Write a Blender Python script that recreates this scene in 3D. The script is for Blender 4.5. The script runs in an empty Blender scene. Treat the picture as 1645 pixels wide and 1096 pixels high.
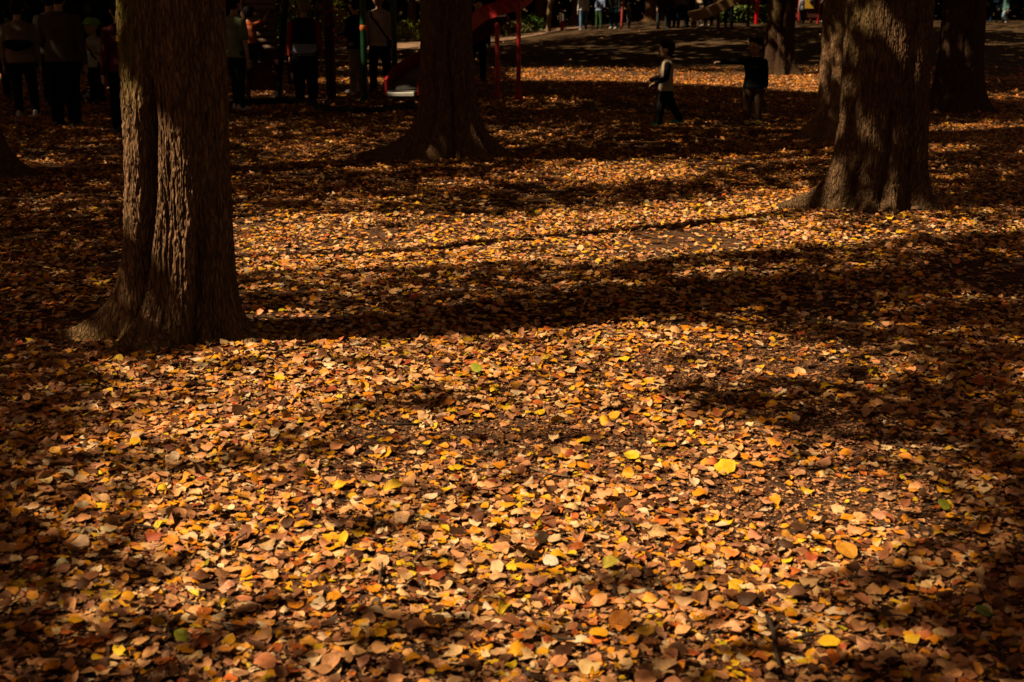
import bpy, math, random
import numpy as np
from mathutils import Vector, Matrix
random.seed(7); RG = np.random.default_rng(11)
sc = bpy.context.scene
col = sc.collection
PI = math.pi
# ------------------------------------------------------------------ camera
H = 1.65; FPX = 2100.0; PW, PH = 1645.0, 1096.0
PITCH = math.radians(14.75)
cP, sP = math.cos(PITCH), math.sin(PITCH)
cd = bpy.data.cameras.new('camera'); cam = bpy.data.objects.new('camera', cd); col.objects.link(cam)
cam.location = (0, 0, H); cam.rotation_euler = (PI/2-PITCH, 0, 0)
cd.sensor_width = 36; cd.lens = 36*FPX/PW; cd.clip_start = .1; cd.clip_end = 2000
cd.dof.use_dof = True; cd.dof.focus_distance = 7.0; cd.dof.aperture_fstop = 5.0
sc.camera = cam

def G(px, py):
    """photo pixel -> point on the flat ground"""
    u = px-PW/2; v = py-PH/2
    dy = FPX*cP - v*sP; dz = -FPX*sP - v*cP
    t = H/-dz
    return (u*t, dy*t)
def PX(x, y, z=0.0):
    """world -> photo pixel (numpy)"""
    zz = z-H
    d = y*cP - zz*sP; up = y*sP + zz*cP
    d = np.where(d < .2, .2, d)
    return PW/2 + FPX*x/d, PH/2 - FPX*up/d
def WZ(px, py, Y):
    """pixel -> X, Z on the vertical plane at distance Y"""
    u = px-PW/2; v = py-PH/2
    dy = FPX*cP - v*sP; dz = -FPX*sP - v*cP
    t = Y/dy
    return u*t, H+dz*t

# ------------------------------------------------------------------ noise
_perm = np.random.default_rng(5).permutation(256); _perm = np.concatenate([_perm]*3)
_g3 = np.random.default_rng(6).normal(size=(256, 3)); _g3 /= np.linalg.norm(_g3, axis=1)[:, None]
def pn(x, y, z=0.0):
    x, y, z = np.broadcast_arrays(np.asarray(x, float), np.asarray(y, float), np.asarray(z, float))
    xi = np.floor(x).astype(int); yi = np.floor(y).astype(int); zi = np.floor(z).astype(int)
    xf, yf, zf = x-xi, y-yi, z-zi
    xi &= 255; yi &= 255; zi &= 255
    f = lambda t: t*t*t*(t*(t*6-15)+10)
    u, v, w = f(xf), f(yf), f(zf)
    def g(a, b, c):
        h = _perm[_perm[_perm[(xi+a)]+(yi+b)]+(zi+c)]
        gg = _g3[h]
        return gg[..., 0]*(xf-a)+gg[..., 1]*(yf-b)+gg[..., 2]*(zf-c)
    l = lambda a, b, t: a+(b-a)*t
    return 1.5*l(l(l(g(0,0,0), g(1,0,0), u), l(g(0,1,0), g(1,1,0), u), v),
             l(l(g(0,0,1), g(1,0,1), u), l(g(0,1,1), g(1,1,1), u), v), w)
def fbm(x, y, z=0.0, o=4):
    s = 0; a = 1.0
    for i in range(o):
        s = s+a*pn(np.asarray(x)*2**i+i*7.3, np.asarray(y)*2**i, np.asarray(z)*2**i); a *= .5
    return s
def sst(a, b, x):
    t = np.clip((x-a)/(b-a), 0, 1); return t*t*(3-2*t)

# ------------------------------------------------------------------ object helpers
def tag(o, label=None, cat=None, group=None, kind=None):
    if label: o['label'] = label
    if cat: o['category'] = cat
    if group: o['group'] = group
    if kind: o['kind'] = kind
    return o
def empty(name, loc, rz=0, label=None, cat=None, group=None):
    o = bpy.data.objects.new(name, None); col.objects.link(o)
    o.location = loc; o.rotation_euler = (0, 0, rz); o.empty_display_size = .2
    return tag(o, label, cat, group)
def np_mesh(name, V, F, mat, parent=None, smooth=False, colors=None, loops=None):
    """V (n,3), F (m,k) of constant k"""
    me = bpy.data.meshes.new(name)
    V = np.ascontiguousarray(V, dtype=np.float32); F = np.ascontiguousarray(F, dtype=np.int32)
    m, k = F.shape
    me.vertices.add(len(V)); me.vertices.foreach_set('co', V.ravel())
    me.loops.add(m*k); me.loops.foreach_set('vertex_index', F.ravel())
    me.polygons.add(m); me.polygons.foreach_set('loop_start', np.arange(0, m*k, k, dtype=np.int32))
    if smooth: me.polygons.foreach_set('use_smooth', np.ones(m, dtype=bool))
    me.update(calc_edges=True)
    if colors is not None:
        a = me.attributes.new('col', 'FLOAT_COLOR', 'POINT')
        c = np.ones((len(V), 4), dtype=np.float32); c[:, :3] = colors
        a.data.foreach_set('color', c.ravel())
    me.materials.append(mat)
    o = bpy.data.objects.new(name, me); col.objects.link(o)
    if parent: o.parent = parent
    return o
class MB:
    """collects simple solids, builds one mesh"""
    def __init__(s): s.v = []; s.f = []
    def add(s, V, F):
        n = len(s.v); s.v += [tuple(p) for p in V]; s.f += [tuple(i+n for i in f) for f in F]; return s
    def box(s, c, d, R=None, bev=0.0):
        hx, hy, hz = d[0]/2, d[1]/2, d[2]/2
        b = bev or min(hx, hy, hz)*.25
        P = []
        for z, k in ((-hz, 1), (-hz+b, 0), (hz-b, 0), (hz, 1)):
            ex = b*k
            for sx, sy in ((-1,-1),(1,-1),(1,1),(-1,1)):
                P.append(Vector((sx*(hx-ex), sy*(hy-ex), z)))
        F = [(3,2,1,0), (12,13,14,15)]
        for r in range(3):
            for i in range(4):
                j = (i+1) % 4; F.append((r*4+i, r*4+j, r*4+4+j, r*4+4+i))
        c = Vector(c)
        P = [(R @ p if R else p)+c for p in P]
        return s.add(P, F)
    def tube(s, pts, rad, n=10, sy=1.0, cap=True, up=None):
        pts = [Vector(p) for p in pts]
        if not hasattr(rad, '__len__'): rad = [rad]*len(pts)
        rings = []
        last = None
        for i, p in enumerate(pts):
            t = (pts[min(i+1, len(pts)-1)]-pts[max(i-1, 0)])
            if t.length < 1e-9: t = Vector((0, 0, 1))
            t.normalize()
            if last is None:
                a = Vector(up) if up else (Vector((1, 0, 0)) if abs(t.x) < .8 else Vector((0, 1, 0)))
            else: a = last
            a = (a-t*a.dot(t)).normalized(); b = t.cross(a); last = a
            rings.append([p+a*(math.cos(2*PI*k/n)*rad[i])+b*(math.sin(2*PI*k/n)*rad[i]*sy) for k in range(n)])
        if cap:      # rounded ends
            def capring(ring, c, d, r):
                return [[c+(q-c)*math.cos(x)+d*r*math.sin(x) for q in ring] for x in (.6, 1.15)], c+d*r
            d0 = (pts[0]-pts[1]).normalized(); d1 = (pts[-1]-pts[-2]).normalized()
            r0, e0 = capring(rings[0], pts[0], d0, rad[0]*.9); r1, e1 = capring(rings[-1], pts[-1], d1, rad[-1]*.9)
            rings = r0[::-1]+rings+r1
        V = [q for r in rings for q in r]; F = []
        for i in range(len(rings)-1):
            for k in range(n):
                j = (k+1) % n; F.append((i*n+k, i*n+j, (i+1)*n+j, (i+1)*n+k))
        if cap:
            V += [e0, e1]; L = len(V)
            for k in range(n):
                j = (k+1) % n
                F.append((L-2, j, k)); F.append((L-1, (len(rings)-1)*n+k, (len(rings)-1)*n+j))
        else:
            F.append(tuple(range(n))[::-1]); F.append(tuple((len(rings)-1)*n+k for k in range(n)))
        return s.add(V, F)
    def ell(s, c, r, n=14, m=9, R=None):
        V = []; F = []
        c = Vector(c)
        for i in range(m+1):
            a = PI*i/m
            for k in range(n):
                p = Vector((r[0]*math.sin(a)*math.cos(2*PI*k/n), r[1]*math.sin(a)*math.sin(2*PI*k/n), r[2]*math.cos(a)))
                V.append((R @ p if R else p)+c)
        for i in range(m):
            for k in range(n):
                j = (k+1) % n; F.append((i*n+k, (i+1)*n+k, (i+1)*n+j, i*n+j))
        return s.add(V, F)
    def loft(s, secs, n=16, M=None):
        """secs: (cx,cy,z,rx,ry)"""
        V = []; F = []
        for (cx, cy, z, rx, ry) in secs:
            for k in range(n):
                a = 2*PI*k/n
                ca, sa = math.cos(a), math.sin(a)
                e = .8
                V.append(Vector((cx+rx*math.copysign(abs(ca)**e, ca), cy+ry*math.copysign(abs(sa)**e, sa), z)))
        if M: V = [M @ v for v in V]
        for i in range(len(secs)-1):
            for k in range(n):
                j = (k+1) % n; F.append((i*n+k, i*n+j, (i+1)*n+j, (i+1)*n+k))
        F.append(tuple(range(n))[::-1]); F.append(tuple((len(secs)-1)*n+k for k in range(n)))
        return s.add(V, F)
    def build(s, name, mat, parent=None, smooth=True, voxel=0, sm=3):
        me = bpy.data.meshes.new(name); me.from_pydata([tuple(v) for v in s.v], [], s.f); me.update()
        me.materials.append(mat)
        if smooth: me.polygons.foreach_set('use_smooth', [True]*len(me.polygons))
        o = bpy.data.objects.new(name, me); col.objects.link(o)
        if parent: o.parent = parent
        if voxel:
            r = o.modifiers.new('remesh', 'REMESH'); r.mode = 'VOXEL'; r.voxel_size = voxel; r.use_smooth_shade = True
            if sm:
                q = o.modifiers.new('smooth', 'SMOOTH'); q.factor = .5; q.iterations = sm
        return o

# ------------------------------------------------------------------ materials
def mat_new(name):
    m = bpy.data.materials.new(name); m.use_nodes = True
    nt = m.node_tree; b = nt.nodes['Principled BSDF']
    return m, nt, b
def lk(nt, a, b): nt.links.new(a, b)
def surf(name, c, rough=.7, scale=12, var=.35, bump=.25, bscale=60, metal=0.0, stretch=(1, 1, 1), coat=0):
    """generic procedural surface: mottled base colour + fine bump"""
    m, nt, b = mat_new(name); N = nt.nodes
    tc = N.new('ShaderNodeTexCoord'); mp = N.new('ShaderNodeMapping'); mp.inputs['Scale'].default_value = stretch
    lk(nt, tc.outputs['Object'], mp.inputs['Vector'])
    n = N.new('ShaderNodeTexNoise'); n.inputs['Scale'].default_value = scale; n.inputs['Detail'].default_value = 6
    lk(nt, mp.outputs[0], n.inputs['Vector'])
    r = N.new('ShaderNodeValToRGB')
    d = [x*(1-var) for x in c]; l = [min(1, x*(1+var)) for x in c]
    r.color_ramp.elements[0].color = (*d, 1); r.color_ramp.elements[1].color = (*l, 1)
    r.color_ramp.elements[0].position = .3; r.color_ramp.elements[1].position = .7
    lk(nt, n.outputs['Fac'], r.inputs[0]); lk(nt, r.outputs[0], b.inputs['Base Color'])
    n2 = N.new('ShaderNodeTexNoise'); n2.inputs['Scale'].default_value = bscale; n2.inputs['Detail'].default_value = 4
    lk(nt, mp.outputs[0], n2.inputs['Vector'])
    bp = N.new('ShaderNodeBump'); bp.inputs['Strength'].default_value = bump; bp.inputs['Distance'].default_value = .01
    lk(nt, n2.outputs['Fac'], bp.inputs['Height']); lk(nt, bp.outputs[0], b.inputs['Normal'])
    b.inputs['Roughness'].default_value = rough; b.inputs['Metallic'].default_value = metal
    b.inputs['Specular IOR Level'].default_value = .3
    return m
_fab = {}
def fabric(c):
    k = tuple(round(x, 4) for x in c)
    if k not in _fab:
        _fab[k] = surf('fabric', c, .95, 7, .25, .5, 22); _fab[k].node_tree.nodes['Principled BSDF'].inputs['Specular IOR Level'].default_value = .06
    return _fab[k]
M_skin = surf('skin', (.5, .28, .18), .55, 20, .1, .1)
M_hair = surf('hair', (.008, .006, .005), .5, 90, .4, .6, 150, stretch=(1, 1, .3))
M_eye = surf('eye', (.01, .008, .008), .15, 20, .1, 0)

def leaf_material(name, transl=.06, rough=.5):
    m, nt, b = mat_new(name); N = nt.nodes
    at = N.new('ShaderNodeAttribute'); at.attribute_name = 'col'
    tc = N.new('ShaderNodeTexCoord')
    n = N.new('ShaderNodeTexNoise'); n.inputs['Scale'].default_value = 55; n.inputs['Detail'].default_value = 5; n.inputs['Roughness'].default_value = .65
    lk(nt, tc.outputs['Object'], n.inputs['Vector'])
    mr = N.new('ShaderNodeMapRange'); mr.inputs['From Min'].default_value = .3; mr.inputs['From Max'].default_value = .7
    mr.inputs['To Min'].default_value = .95; mr.inputs['To Max'].default_value = 1.4
    lk(nt, n.outputs['Fac'], mr.inputs['Value'])
    # small dark spots of decay
    v = N.new('ShaderNodeTexVoronoi'); v.inputs['Scale'].default_value = 130; lk(nt, tc.outputs['Object'], v.inputs['Vector'])
    mr2 = N.new('ShaderNodeMapRange'); mr2.inputs['From Min'].default_value = .08; mr2.inputs['From Max'].default_value = .25
    mr2.inputs['To Min'].default_value = .55; mr2.inputs['To Max'].default_value = 1.0
    lk(nt, v.outputs['Distance'], mr2.inputs['Value'])
    mm = N.new('ShaderNodeMath'); mm.operation = 'MULTIPLY'; lk(nt, mr.outputs[0], mm.inputs[0]); lk(nt, mr2.outputs[0], mm.inputs[1])
    vm = N.new('ShaderNodeVectorMath'); vm.operation = 'SCALE'
    lk(nt, at.outputs['Color'], vm.inputs[0]); lk(nt, mm.outputs[0], vm.inputs['Scale'])
    lk(nt, vm.outputs[0], b.inputs['Base Color'])
    b.inputs['Roughness'].default_value = rough; b.inputs['Specular IOR Level'].default_value = .35
    n3 = N.new('ShaderNodeTexNoise'); n3.inputs['Scale'].default_value = 160; lk(nt, tc.outputs['Object'], n3.inputs['Vector'])
    bp = N.new('ShaderNodeBump'); bp.inputs['Strength'].default_value = .5; bp.inputs['Distance'].default_value = .004
    lk(nt, n3.outputs['Fac'], bp.inputs['Height']); lk(nt, bp.outputs[0], b.inputs['Normal'])
    tr = N.new('ShaderNodeBsdfTranslucent'); lk(nt, vm.outputs[0], tr.inputs['Color'])
    mx = N.new('ShaderNodeMixShader'); mx.inputs[0].default_value = transl
    out = N['Material Output']; lk(nt, b.outputs[0], mx.inputs[1]); lk(nt, tr.outputs[0], mx.inputs[2]); lk(nt, mx.outputs[0], out.inputs['Surface'])
    return m
M_leaf = leaf_material('dry_leaf')
M_foliage = leaf_material('foliage', .12, .6)

def bark_material(name, c, moss=.4):
    m, nt, b = mat_new(name); N = nt.nodes
    at = N.new('ShaderNodeAttribute'); at.attribute_name = 'col'     # r: ridge height, g: moss amount
    sep = N.new('ShaderNodeSeparateColor'); lk(nt, at.outputs['Color'], sep.inputs[0])
    tc = N.new('ShaderNodeTexCoord'); mp = N.new('ShaderNodeMapping'); mp.inputs['Scale'].default_value = (1, 1, .22)
    lk(nt, tc.outputs['Object'], mp.inputs['Vector'])
    n = N.new('ShaderNodeTexNoise'); n.inputs['Scale'].default_value = 38; n.inputs['Detail'].default_value = 8; n.inputs['Roughness'].default_value = .7
    lk(nt, mp.outputs[0], n.inputs['Vector'])
    r = N.new('ShaderNodeValToRGB'); e = r.color_ramp.elements
    e[0].position = .3; e[0].color = (c[0]*.4, c[1]*.36, c[2]*.34, 1); e[1].position = .7; e[1].color = (c[0]*1.35, c[1]*1.3, c[2]*1.25, 1)
    lk(nt, n.outputs['Fac'], r.inputs[0])
    mp2 = N.new('ShaderNodeMapping'); mp2.inputs['Scale'].default_value = (1, 1, .2); lk(nt, tc.outputs['Object'], mp2.inputs['Vector'])
    nd = N.new('ShaderNodeTexNoise'); nd.inputs['Scale'].default_value = 11; nd.inputs['Detail'].default_value = 3; lk(nt, mp2.outputs[0], nd.inputs['Vector'])
    sc_ = N.new('ShaderNodeVectorMath'); sc_.operation = 'SCALE'; sc_.inputs['Scale'].default_value = .09; lk(nt, nd.outputs['Color'], sc_.inputs[0])
    ad = N.new('ShaderNodeVectorMath'); ad.operation = 'ADD'; lk(nt, mp2.outputs[0], ad.inputs[0]); lk(nt, sc_.outputs[0], ad.inputs[1])
    vo = N.new('ShaderNodeTexVoronoi'); vo.feature = 'DISTANCE_TO_EDGE'; vo.inputs['Scale'].default_value = 50; lk(nt, ad.outputs[0], vo.inputs['Vector'])
    ck = N.new('ShaderNodeMapRange'); ck.inputs['From Min'].default_value = .0; ck.inputs['From Max'].default_value = .2; lk(nt, vo.outputs['Distance'], ck.inputs['Value'])
    fn = N.new('ShaderNodeTexNoise'); fn.inputs['Scale'].default_value = 150; fn.inputs['Detail'].default_value = 5; lk(nt, mp.outputs[0], fn.inputs['Vector'])
    hsum = N.new('ShaderNodeMath'); hsum.operation = 'MULTIPLY_ADD'; lk(nt, fn.outputs['Fac'], hsum.inputs[0]); hsum.inputs[1].default_value = .45; lk(nt, ck.outputs[0], hsum.inputs[2])
    hs2 = N.new('ShaderNodeMath'); hs2.operation = 'ADD'; lk(nt, hsum.outputs[0], hs2.inputs[0]); lk(nt, n.outputs['Fac'], hs2.inputs[1])
    mr = N.new('ShaderNodeMapRange'); mr.inputs['To Min'].default_value = .25; mr.inputs['To Max'].default_value = 1.25  # furrows and cracks darkened in the colour, adding to their shade
    mk = N.new('ShaderNodeMath'); mk.operation = 'MULTIPLY_ADD'; lk(nt, ck.outputs[0], mk.inputs[0]); mk.inputs[1].default_value = .5
    mh = N.new('ShaderNodeMath'); mh.operation = 'MULTIPLY'; mh.inputs[1].default_value = .5; lk(nt, sep.outputs[0], mh.inputs[0]); lk(nt, mh.outputs[0], mk.inputs[2])
    lk(nt, mk.outputs[0], mr.inputs['Value'])
    vm = N.new('ShaderNodeVectorMath'); vm.operation = 'SCALE'; lk(nt, r.outputs[0], vm.inputs[0]); lk(nt, mr.outputs[0], vm.inputs['Scale'])
    n2 = N.new('ShaderNodeTexNoise'); n2.inputs['Scale'].default_value = 14; n2.inputs['Detail'].default_value = 6; lk(nt, tc.outputs['Object'], n2.inputs['Vector'])
    m1 = N.new('ShaderNodeMath'); m1.operation = 'MULTIPLY'; lk(nt, n2.outputs['Fac'], m1.inputs[0]); lk(nt, sep.outputs[1], m1.inputs[1])
    m2 = N.new('ShaderNodeMath'); m2.operation = 'MULTIPLY'; m2.use_clamp = True; m2.inputs[1].default_value = 1.5; lk(nt, m1.outputs[0], m2.inputs[0])
    mix = N.new('ShaderNodeMix'); mix.data_type = 'RGBA'; lk(nt, m2.outputs[0], mix.inputs['Factor']); lk(nt, vm.outputs[0], mix.inputs[6]); mix.inputs[7].default_value = (.2, .16, .025, 1)
    lk(nt, mix.outputs[2], b.inputs['Base Color'])
    b.inputs['Roughness'].default_value = .9; b.inputs['Specular IOR Level'].default_value = .15
    bp = N.new('ShaderNodeBump'); bp.inputs['Strength'].default_value = .9; bp.inputs['Distance'].default_value = .013
    lk(nt, hs2.outputs[0], bp.inputs['Height']); lk(nt, bp.outputs[0], b.inputs['Normal'])
    return m
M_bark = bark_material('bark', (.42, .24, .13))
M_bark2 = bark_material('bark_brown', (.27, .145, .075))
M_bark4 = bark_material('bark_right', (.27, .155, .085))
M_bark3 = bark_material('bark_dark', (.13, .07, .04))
M_limb = surf('limb_bark', (.12, .08, .05), .9, 20, .4, .6, 50, stretch=(1, 1, .3))

# ------------------------------------------------------------------ sun geometry
AZ = math.radians(19); EL = math.radians(50)
DX, DY = math.cos(AZ), math.sin(AZ)          # direction the shadows fall, on the ground
COT = 1/math.tan(EL)

# ------------------------------------------------------------------ trees (position table first: terrain mounds)
def gp(px, py): return G(px, py)
TREES = []   # (x, y, R)
def tr_at(px, py, back): 
    x, y = G(px, py); return (x, y+back)
T1 = tr_at(279, 574, .26); T2 = tr_at(717, 264, .36); T3 = tr_at(1427, 350, .36)
T4 = tr_at(1378, 228, .32); T5 = tr_at(1256, 122, .35); T6 = tr_at(1550, 184, .4); T7 = tr_at(-84, 300, .4)

def gz(x, y):
    x = np.asarray(x, float); y = np.asarray(y, float)
    fade = 1-sst(25, 45, np.hypot(x, y))
    h = (.035*pn(x*.45, y*.45, 1.5)+.014*pn(x*1.7, y*1.7, 4.5)+.006*pn(x*5, y*5, 9.5))*fade
    h = h + .62*sst(-1.5, 8, x)*sst(34, 52, y)*(1-.25*sst(54, 75, y))
    for (tx, ty), a in ((T1, .05), (T2, .07), (T3, .05), (T7, .05)):
        h = h + a*np.exp(-((x-tx)**2+(y-ty)**2)/(2*.55**2))
    return h
def g0(x, y): return float(gz(x, y))

# ------------------------------------------------------------------ ground
def ground_material():
    m, nt, b = mat_new('ground_soil'); N = nt.nodes
    tc = N.new('ShaderNodeTexCoord')
    def noise(s, d=6, r=.6):
        n = N.new('ShaderNodeTexNoise'); n.inputs['Scale'].default_value = s; n.inputs['Detail'].default_value = d; n.inputs['Roughness'].default_value = r
        lk(nt, tc.outputs['Object'], n.inputs['Vector']); return n
    n1 = noise(1.3); n2 = noise(45, 8, .75)
    r = N.new('ShaderNodeValToRGB'); e = r.color_ramp.elements
    e[0].position = .32; e[0].color = (.05, .028, .019, 1); e[1].position = .68; e[1].color = (.24, .135, .09, 1)
    lk(nt, n2.outputs['Fac'], r.inputs[0])
    v = N.new('ShaderNodeTexVoronoi'); v.inputs['Scale'].default_value = 26; lk(nt, tc.outputs['Object'], v.inputs['Vector'])
    sp = N.new('ShaderNodeSeparateColor'); lk(nt, v.outputs['Color'], sp.inputs[0])
    r2 = N.new('ShaderNodeValToRGB'); r2.color_ramp.interpolation = 'CONSTANT'; q = r2.color_ramp.elements
    q[0].position = 0; q[0].color = (.05, .022, .012, 1); q[1].position = .3; q[1].color = (.16, .07, .03, 1)
    for p, c in ((.55, (.26, .12, .05, 1)), (.75, (.1, .04, .02, 1)), (.88, (.38, .21, .1, 1)), (.96, (.45, .2, .03, 1))):
        k = q.new(p); k.color = c
    lk(nt, sp.outputs[0], r2.inputs[0])
    mx = N.new('ShaderNodeMix'); mx.data_type = 'RGBA'
    # litter colours take over with distance; bare soil and thin grass in the far part
    sx = N.new('ShaderNodeSeparateXYZ'); lk(nt, tc.outputs['Object'], sx.inputs[0])
    a = N.new('ShaderNodeMapRange'); a.inputs['From Min'].default_value = 6; a.inputs['From Max'].default_value = 14; a.inputs['To Min'].default_value = .25; a.inputs['To Max'].default_value = .8
    lk(nt, sx.outputs['Y'], a.inputs['Value']); lk(nt, a.outputs[0], mx.inputs['Factor'])
    lk(nt, r.outputs[0], mx.inputs[6]); lk(nt, r2.outputs[0], mx.inputs[7])
    mx2 = N.new('ShaderNodeMix'); mx2.data_type = 'RGBA'
    a2 = N.new('ShaderNodeMapRange'); a2.inputs['From Min'].default_value = 27; a2.inputs['From Max'].default_value = 33; lk(nt, sx.outputs['Y'], a2.inputs['Value'])
    n4 = noise(.5, 8, .7)
    r4 = N.new('ShaderNodeValToRGB'); e = r4.color_ramp.elements
    e[0].position = .35; e[0].color = (.075, .045, .022, 1); e[1].position = .65; e[1].color = (.13, .075, .04, 1)
    lk(nt, n4.outputs['Fac'], r4.inputs[0])
    lk(nt, a2.outputs[0], mx2.inputs['Factor']); lk(nt, mx.outputs[2], mx2.inputs[6]); lk(nt, r4.outputs[0], mx2.inputs[7])
    lk(nt, mx2.outputs[2], b.inputs['Base Color'])
    b.inputs['Roughness'].default_value = .95; b.inputs['Specular IOR Level'].default_value = .1
    bp = N.new('ShaderNodeBump'); bp.inputs['Strength'].default_value = 1; bp.inputs['Distance'].default_value = .02
    lk(nt, n2.outputs['Fac'], bp.inputs['Height']); lk(nt, bp.outputs[0], b.inputs['Normal'])
    return m
def axis(core0, core1, step, lim):
    a = list(np.arange(core0, core1+1e-6, step)); s = step; x = core1
    while x < lim: s *= 1.06; x += s; a.append(x)
    s = step; x = core0; pre = []
    while x > -lim: s *= 1.06; x -= s; pre.append(x)
    return np.array(pre[::-1]+a)
xs = axis(-6, 7, .07, 700); ys = axis(1, 14, .07, 900)
XX, YY = np.meshgrid(xs, ys); ZZ = gz(XX, YY)
nx, ny = len(xs), len(ys)
idx = np.arange(nx*ny).reshape(ny, nx)
F = np.stack([idx[:-1, :-1].ravel(), idx[:-1, 1:].ravel(), idx[1:, 1:].ravel(), idx[1:, :-1].ravel()], 1)
g = np_mesh('ground', np.stack([XX.ravel(), YY.ravel(), ZZ.ravel()], 1), F, ground_material(), smooth=True)
tag(g, kind='structure')
# dirt path at the back
pp = [((560, 92), (560, 74)), ((640, 83), (640, 71)), ((700, 78), (700, 67)), ((760, 72), (760, 62)), ((830, 66), (830, 56)), ((900, 58), (900, 50)), ((950, 54), (950, 48))]
V = []
for lo, hi in pp:
    a = Vector(G(*lo)); b_ = Vector(G(*hi))
    for k in range(5):
        p = a.lerp(b_, k/4); V.append((p.x, p.y, g0(p.x, p.y)+.03))
F = [(i*5+k, (i+1)*5+k, (i+1)*5+k+1, i*5+k+1) for i in range(len(pp)-1) for k in range(4)]
p = np_mesh('path', V, np.array(F), surf('path_dirt', (.36, .21, .13), .95, 1.5, .3, .6, 20)); tag(p, kind='structure')

# ------------------------------------------------------------------ light pattern wanted on the ground, cast by unseen shaped crowns
def interp(x, pts): return np.interp(x, [p[0] for p in pts], [p[1] for p in pts])
LOWB = [(-400, 620), (0, 602), (120, 592), (300, 572), (400, 552), (600, 530), (750, 511), (850, 507), (1000, 514), (1150, 528), (1300, 545), (1450, 565), (1645, 592), (2000, 600)]
B_UP = [(-400, 352), (370, 352), (600, 345), (800, 343), (950, 335), (1100, 324), (1300, 314), (1345, 325), (1500, 340), (1645, 352), (2000, 360)]
B_LO = [(-400, 440), (370, 440), (560, 438), (700, 430), (900, 427), (1050, 424), (1200, 408), (1350, 395), (1500, 383), (1645, 372), (2000, 360)]
LITP = [  # cx, cy, rx, ry, slope, value: sunlit patches
 (990, 278, 150, 17, -.02, .95), (1120, 262, 60, 8, 0, .4), (725, 294, 45, 7, -.05, .6), (585, 325, 60, 5, -.02, .8), (510, 240, 70, 12, -.15, .5), (470, 262, 60, 6, 0, .3),
 (1230, 318, 110, 14, -.06, .7), (1150, 440, 110, 6, -.05, .5), (1130, 487, 110, 8, -.05, .75), (500, 452, 120, 12, -.05, .4), (580, 475, 90, 6, -.04, .4), (730, 470, 120, 6, 0, .25),
 (1460, 455, 60, 5, 0, .5), (1530, 365, 120, 12, -.03, .55), (1620, 340, 60, 8, 0, .4), 
 (1140, 70, 70, 4, -.05, .8), (1030, 84, 60, 3, 0, .5), (960, 76, 80, 3, 0, .35), (1350, 64, 50, 3.5, -.05, .7), (1240, 108, 140, 4, 0, .5),
 (1560, 207, 90, 9, -.03, .6), (1500, 240, 60, 7, 0, .5), (1620, 155, 50, 6, 0, .55), (1480, 140, 30, 4, 0, .4), (1620, 45, 60, 6, .05, .7), (1600, 70, 40, 3, 0, .5),
 (60, 262, 60, 5, 0, .45), (150, 236, 40, 3, 0, .25), (10, 123, 20, 4, 0, .9), (600, 130, 90, 4, 0, .7), (580, 110, 50, 3, 0, .5), (610, 98, 60, 3, 0, .4), (700, 72, 130, 6, -.04, .9), (880, 57, 90, 4, -.12, .95),
 (400, 200, 60, 8, 0, .25), (430, 270, 60, 8, 0, .25), (880, 165, 60, 8, 0, .25), (850, 215, 80, 12, 0, .3), (1200, 258, 90, 8, 0, .4), (1280, 280, 60, 7, 0, .35), (300, 300, 30, 10, 0, .2),
 (420, 152, 40, 4, 0, .4), (500, 160, 40, 3, 0, .3), (900, 462, 140, 5, -.05, .45), (1000, 496, 120, 5, -.06, .6), (760, 500, 80, 4, -.05, .35), (1290, 470, 120, 5, -.03, .4), (1380, 430, 90, 5, -.03, .4), (640, 448, 90, 5, -.04, .5), (1330, 520, 120, 7, .05, .35), (1560, 480, 70, 6, 0, .3),
 (800, 372, 260, 9, -.05, 1.0), (620, 385, 180, 10, -.03, 1.0), (1020, 392, 160, 9, -.05, .95)]
DARKP = [ # cx, cy, rx, ry, slope, multiplier
 (640, 655, 170, 24, -.15, .4), (520, 712, 110, 16, -.1, .35), (800, 640, 60, 10, -.1, .5), (900, 700, 90, 10, -.05, .55), (700, 905, 150, 14, -.05, .5), (1190, 640, 90, 14, .1, .2), (1290, 672, 150, 30, .12, .25), (1400, 640, 160, 22, .1, .3), (1560, 660, 120, 60, .1, .3), (1350, 740, 90, 25, 0, .5),
 (830, 760, 70, 30, 0, .6), (320, 745, 220, 20, .03, .3), (100, 560, 200, 40, 0, .3), (60, 650, 110, 40, 0, .4), (660, 800, 160, 20, .0, .6), (1050, 945, 190, 26, .05, .5), (560, 840, 80, 20, 0, .6),
 (1600, 1010, 120, 70, 0, .15), (1420, 960, 120, 40, 0, .55), (420, 1000, 180, 30, 0, .55), (150, 900, 120, 30, 0, .5), (1430, 700, 60, 30, 0, .5), (920, 575, 70, 12, 0, .6), (700, 560, 60, 8, 0, .6)]
ZONES = [(G(612, 149), .95, 1.55, .4, .6), (G(1068, 205), .0, 1.0, .3, .3), (G(1208, 201), .0, 1.1, .3, .2), (G(430, 155), 1.2, 1.9, .5, .3), ((-1.82, 21.65), -.1, .55, .5, 1.0),
         ((T1[0]-DY*.03, T1[1]+DX*.03), 1.25, 2.3, .12, .9)]
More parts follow.
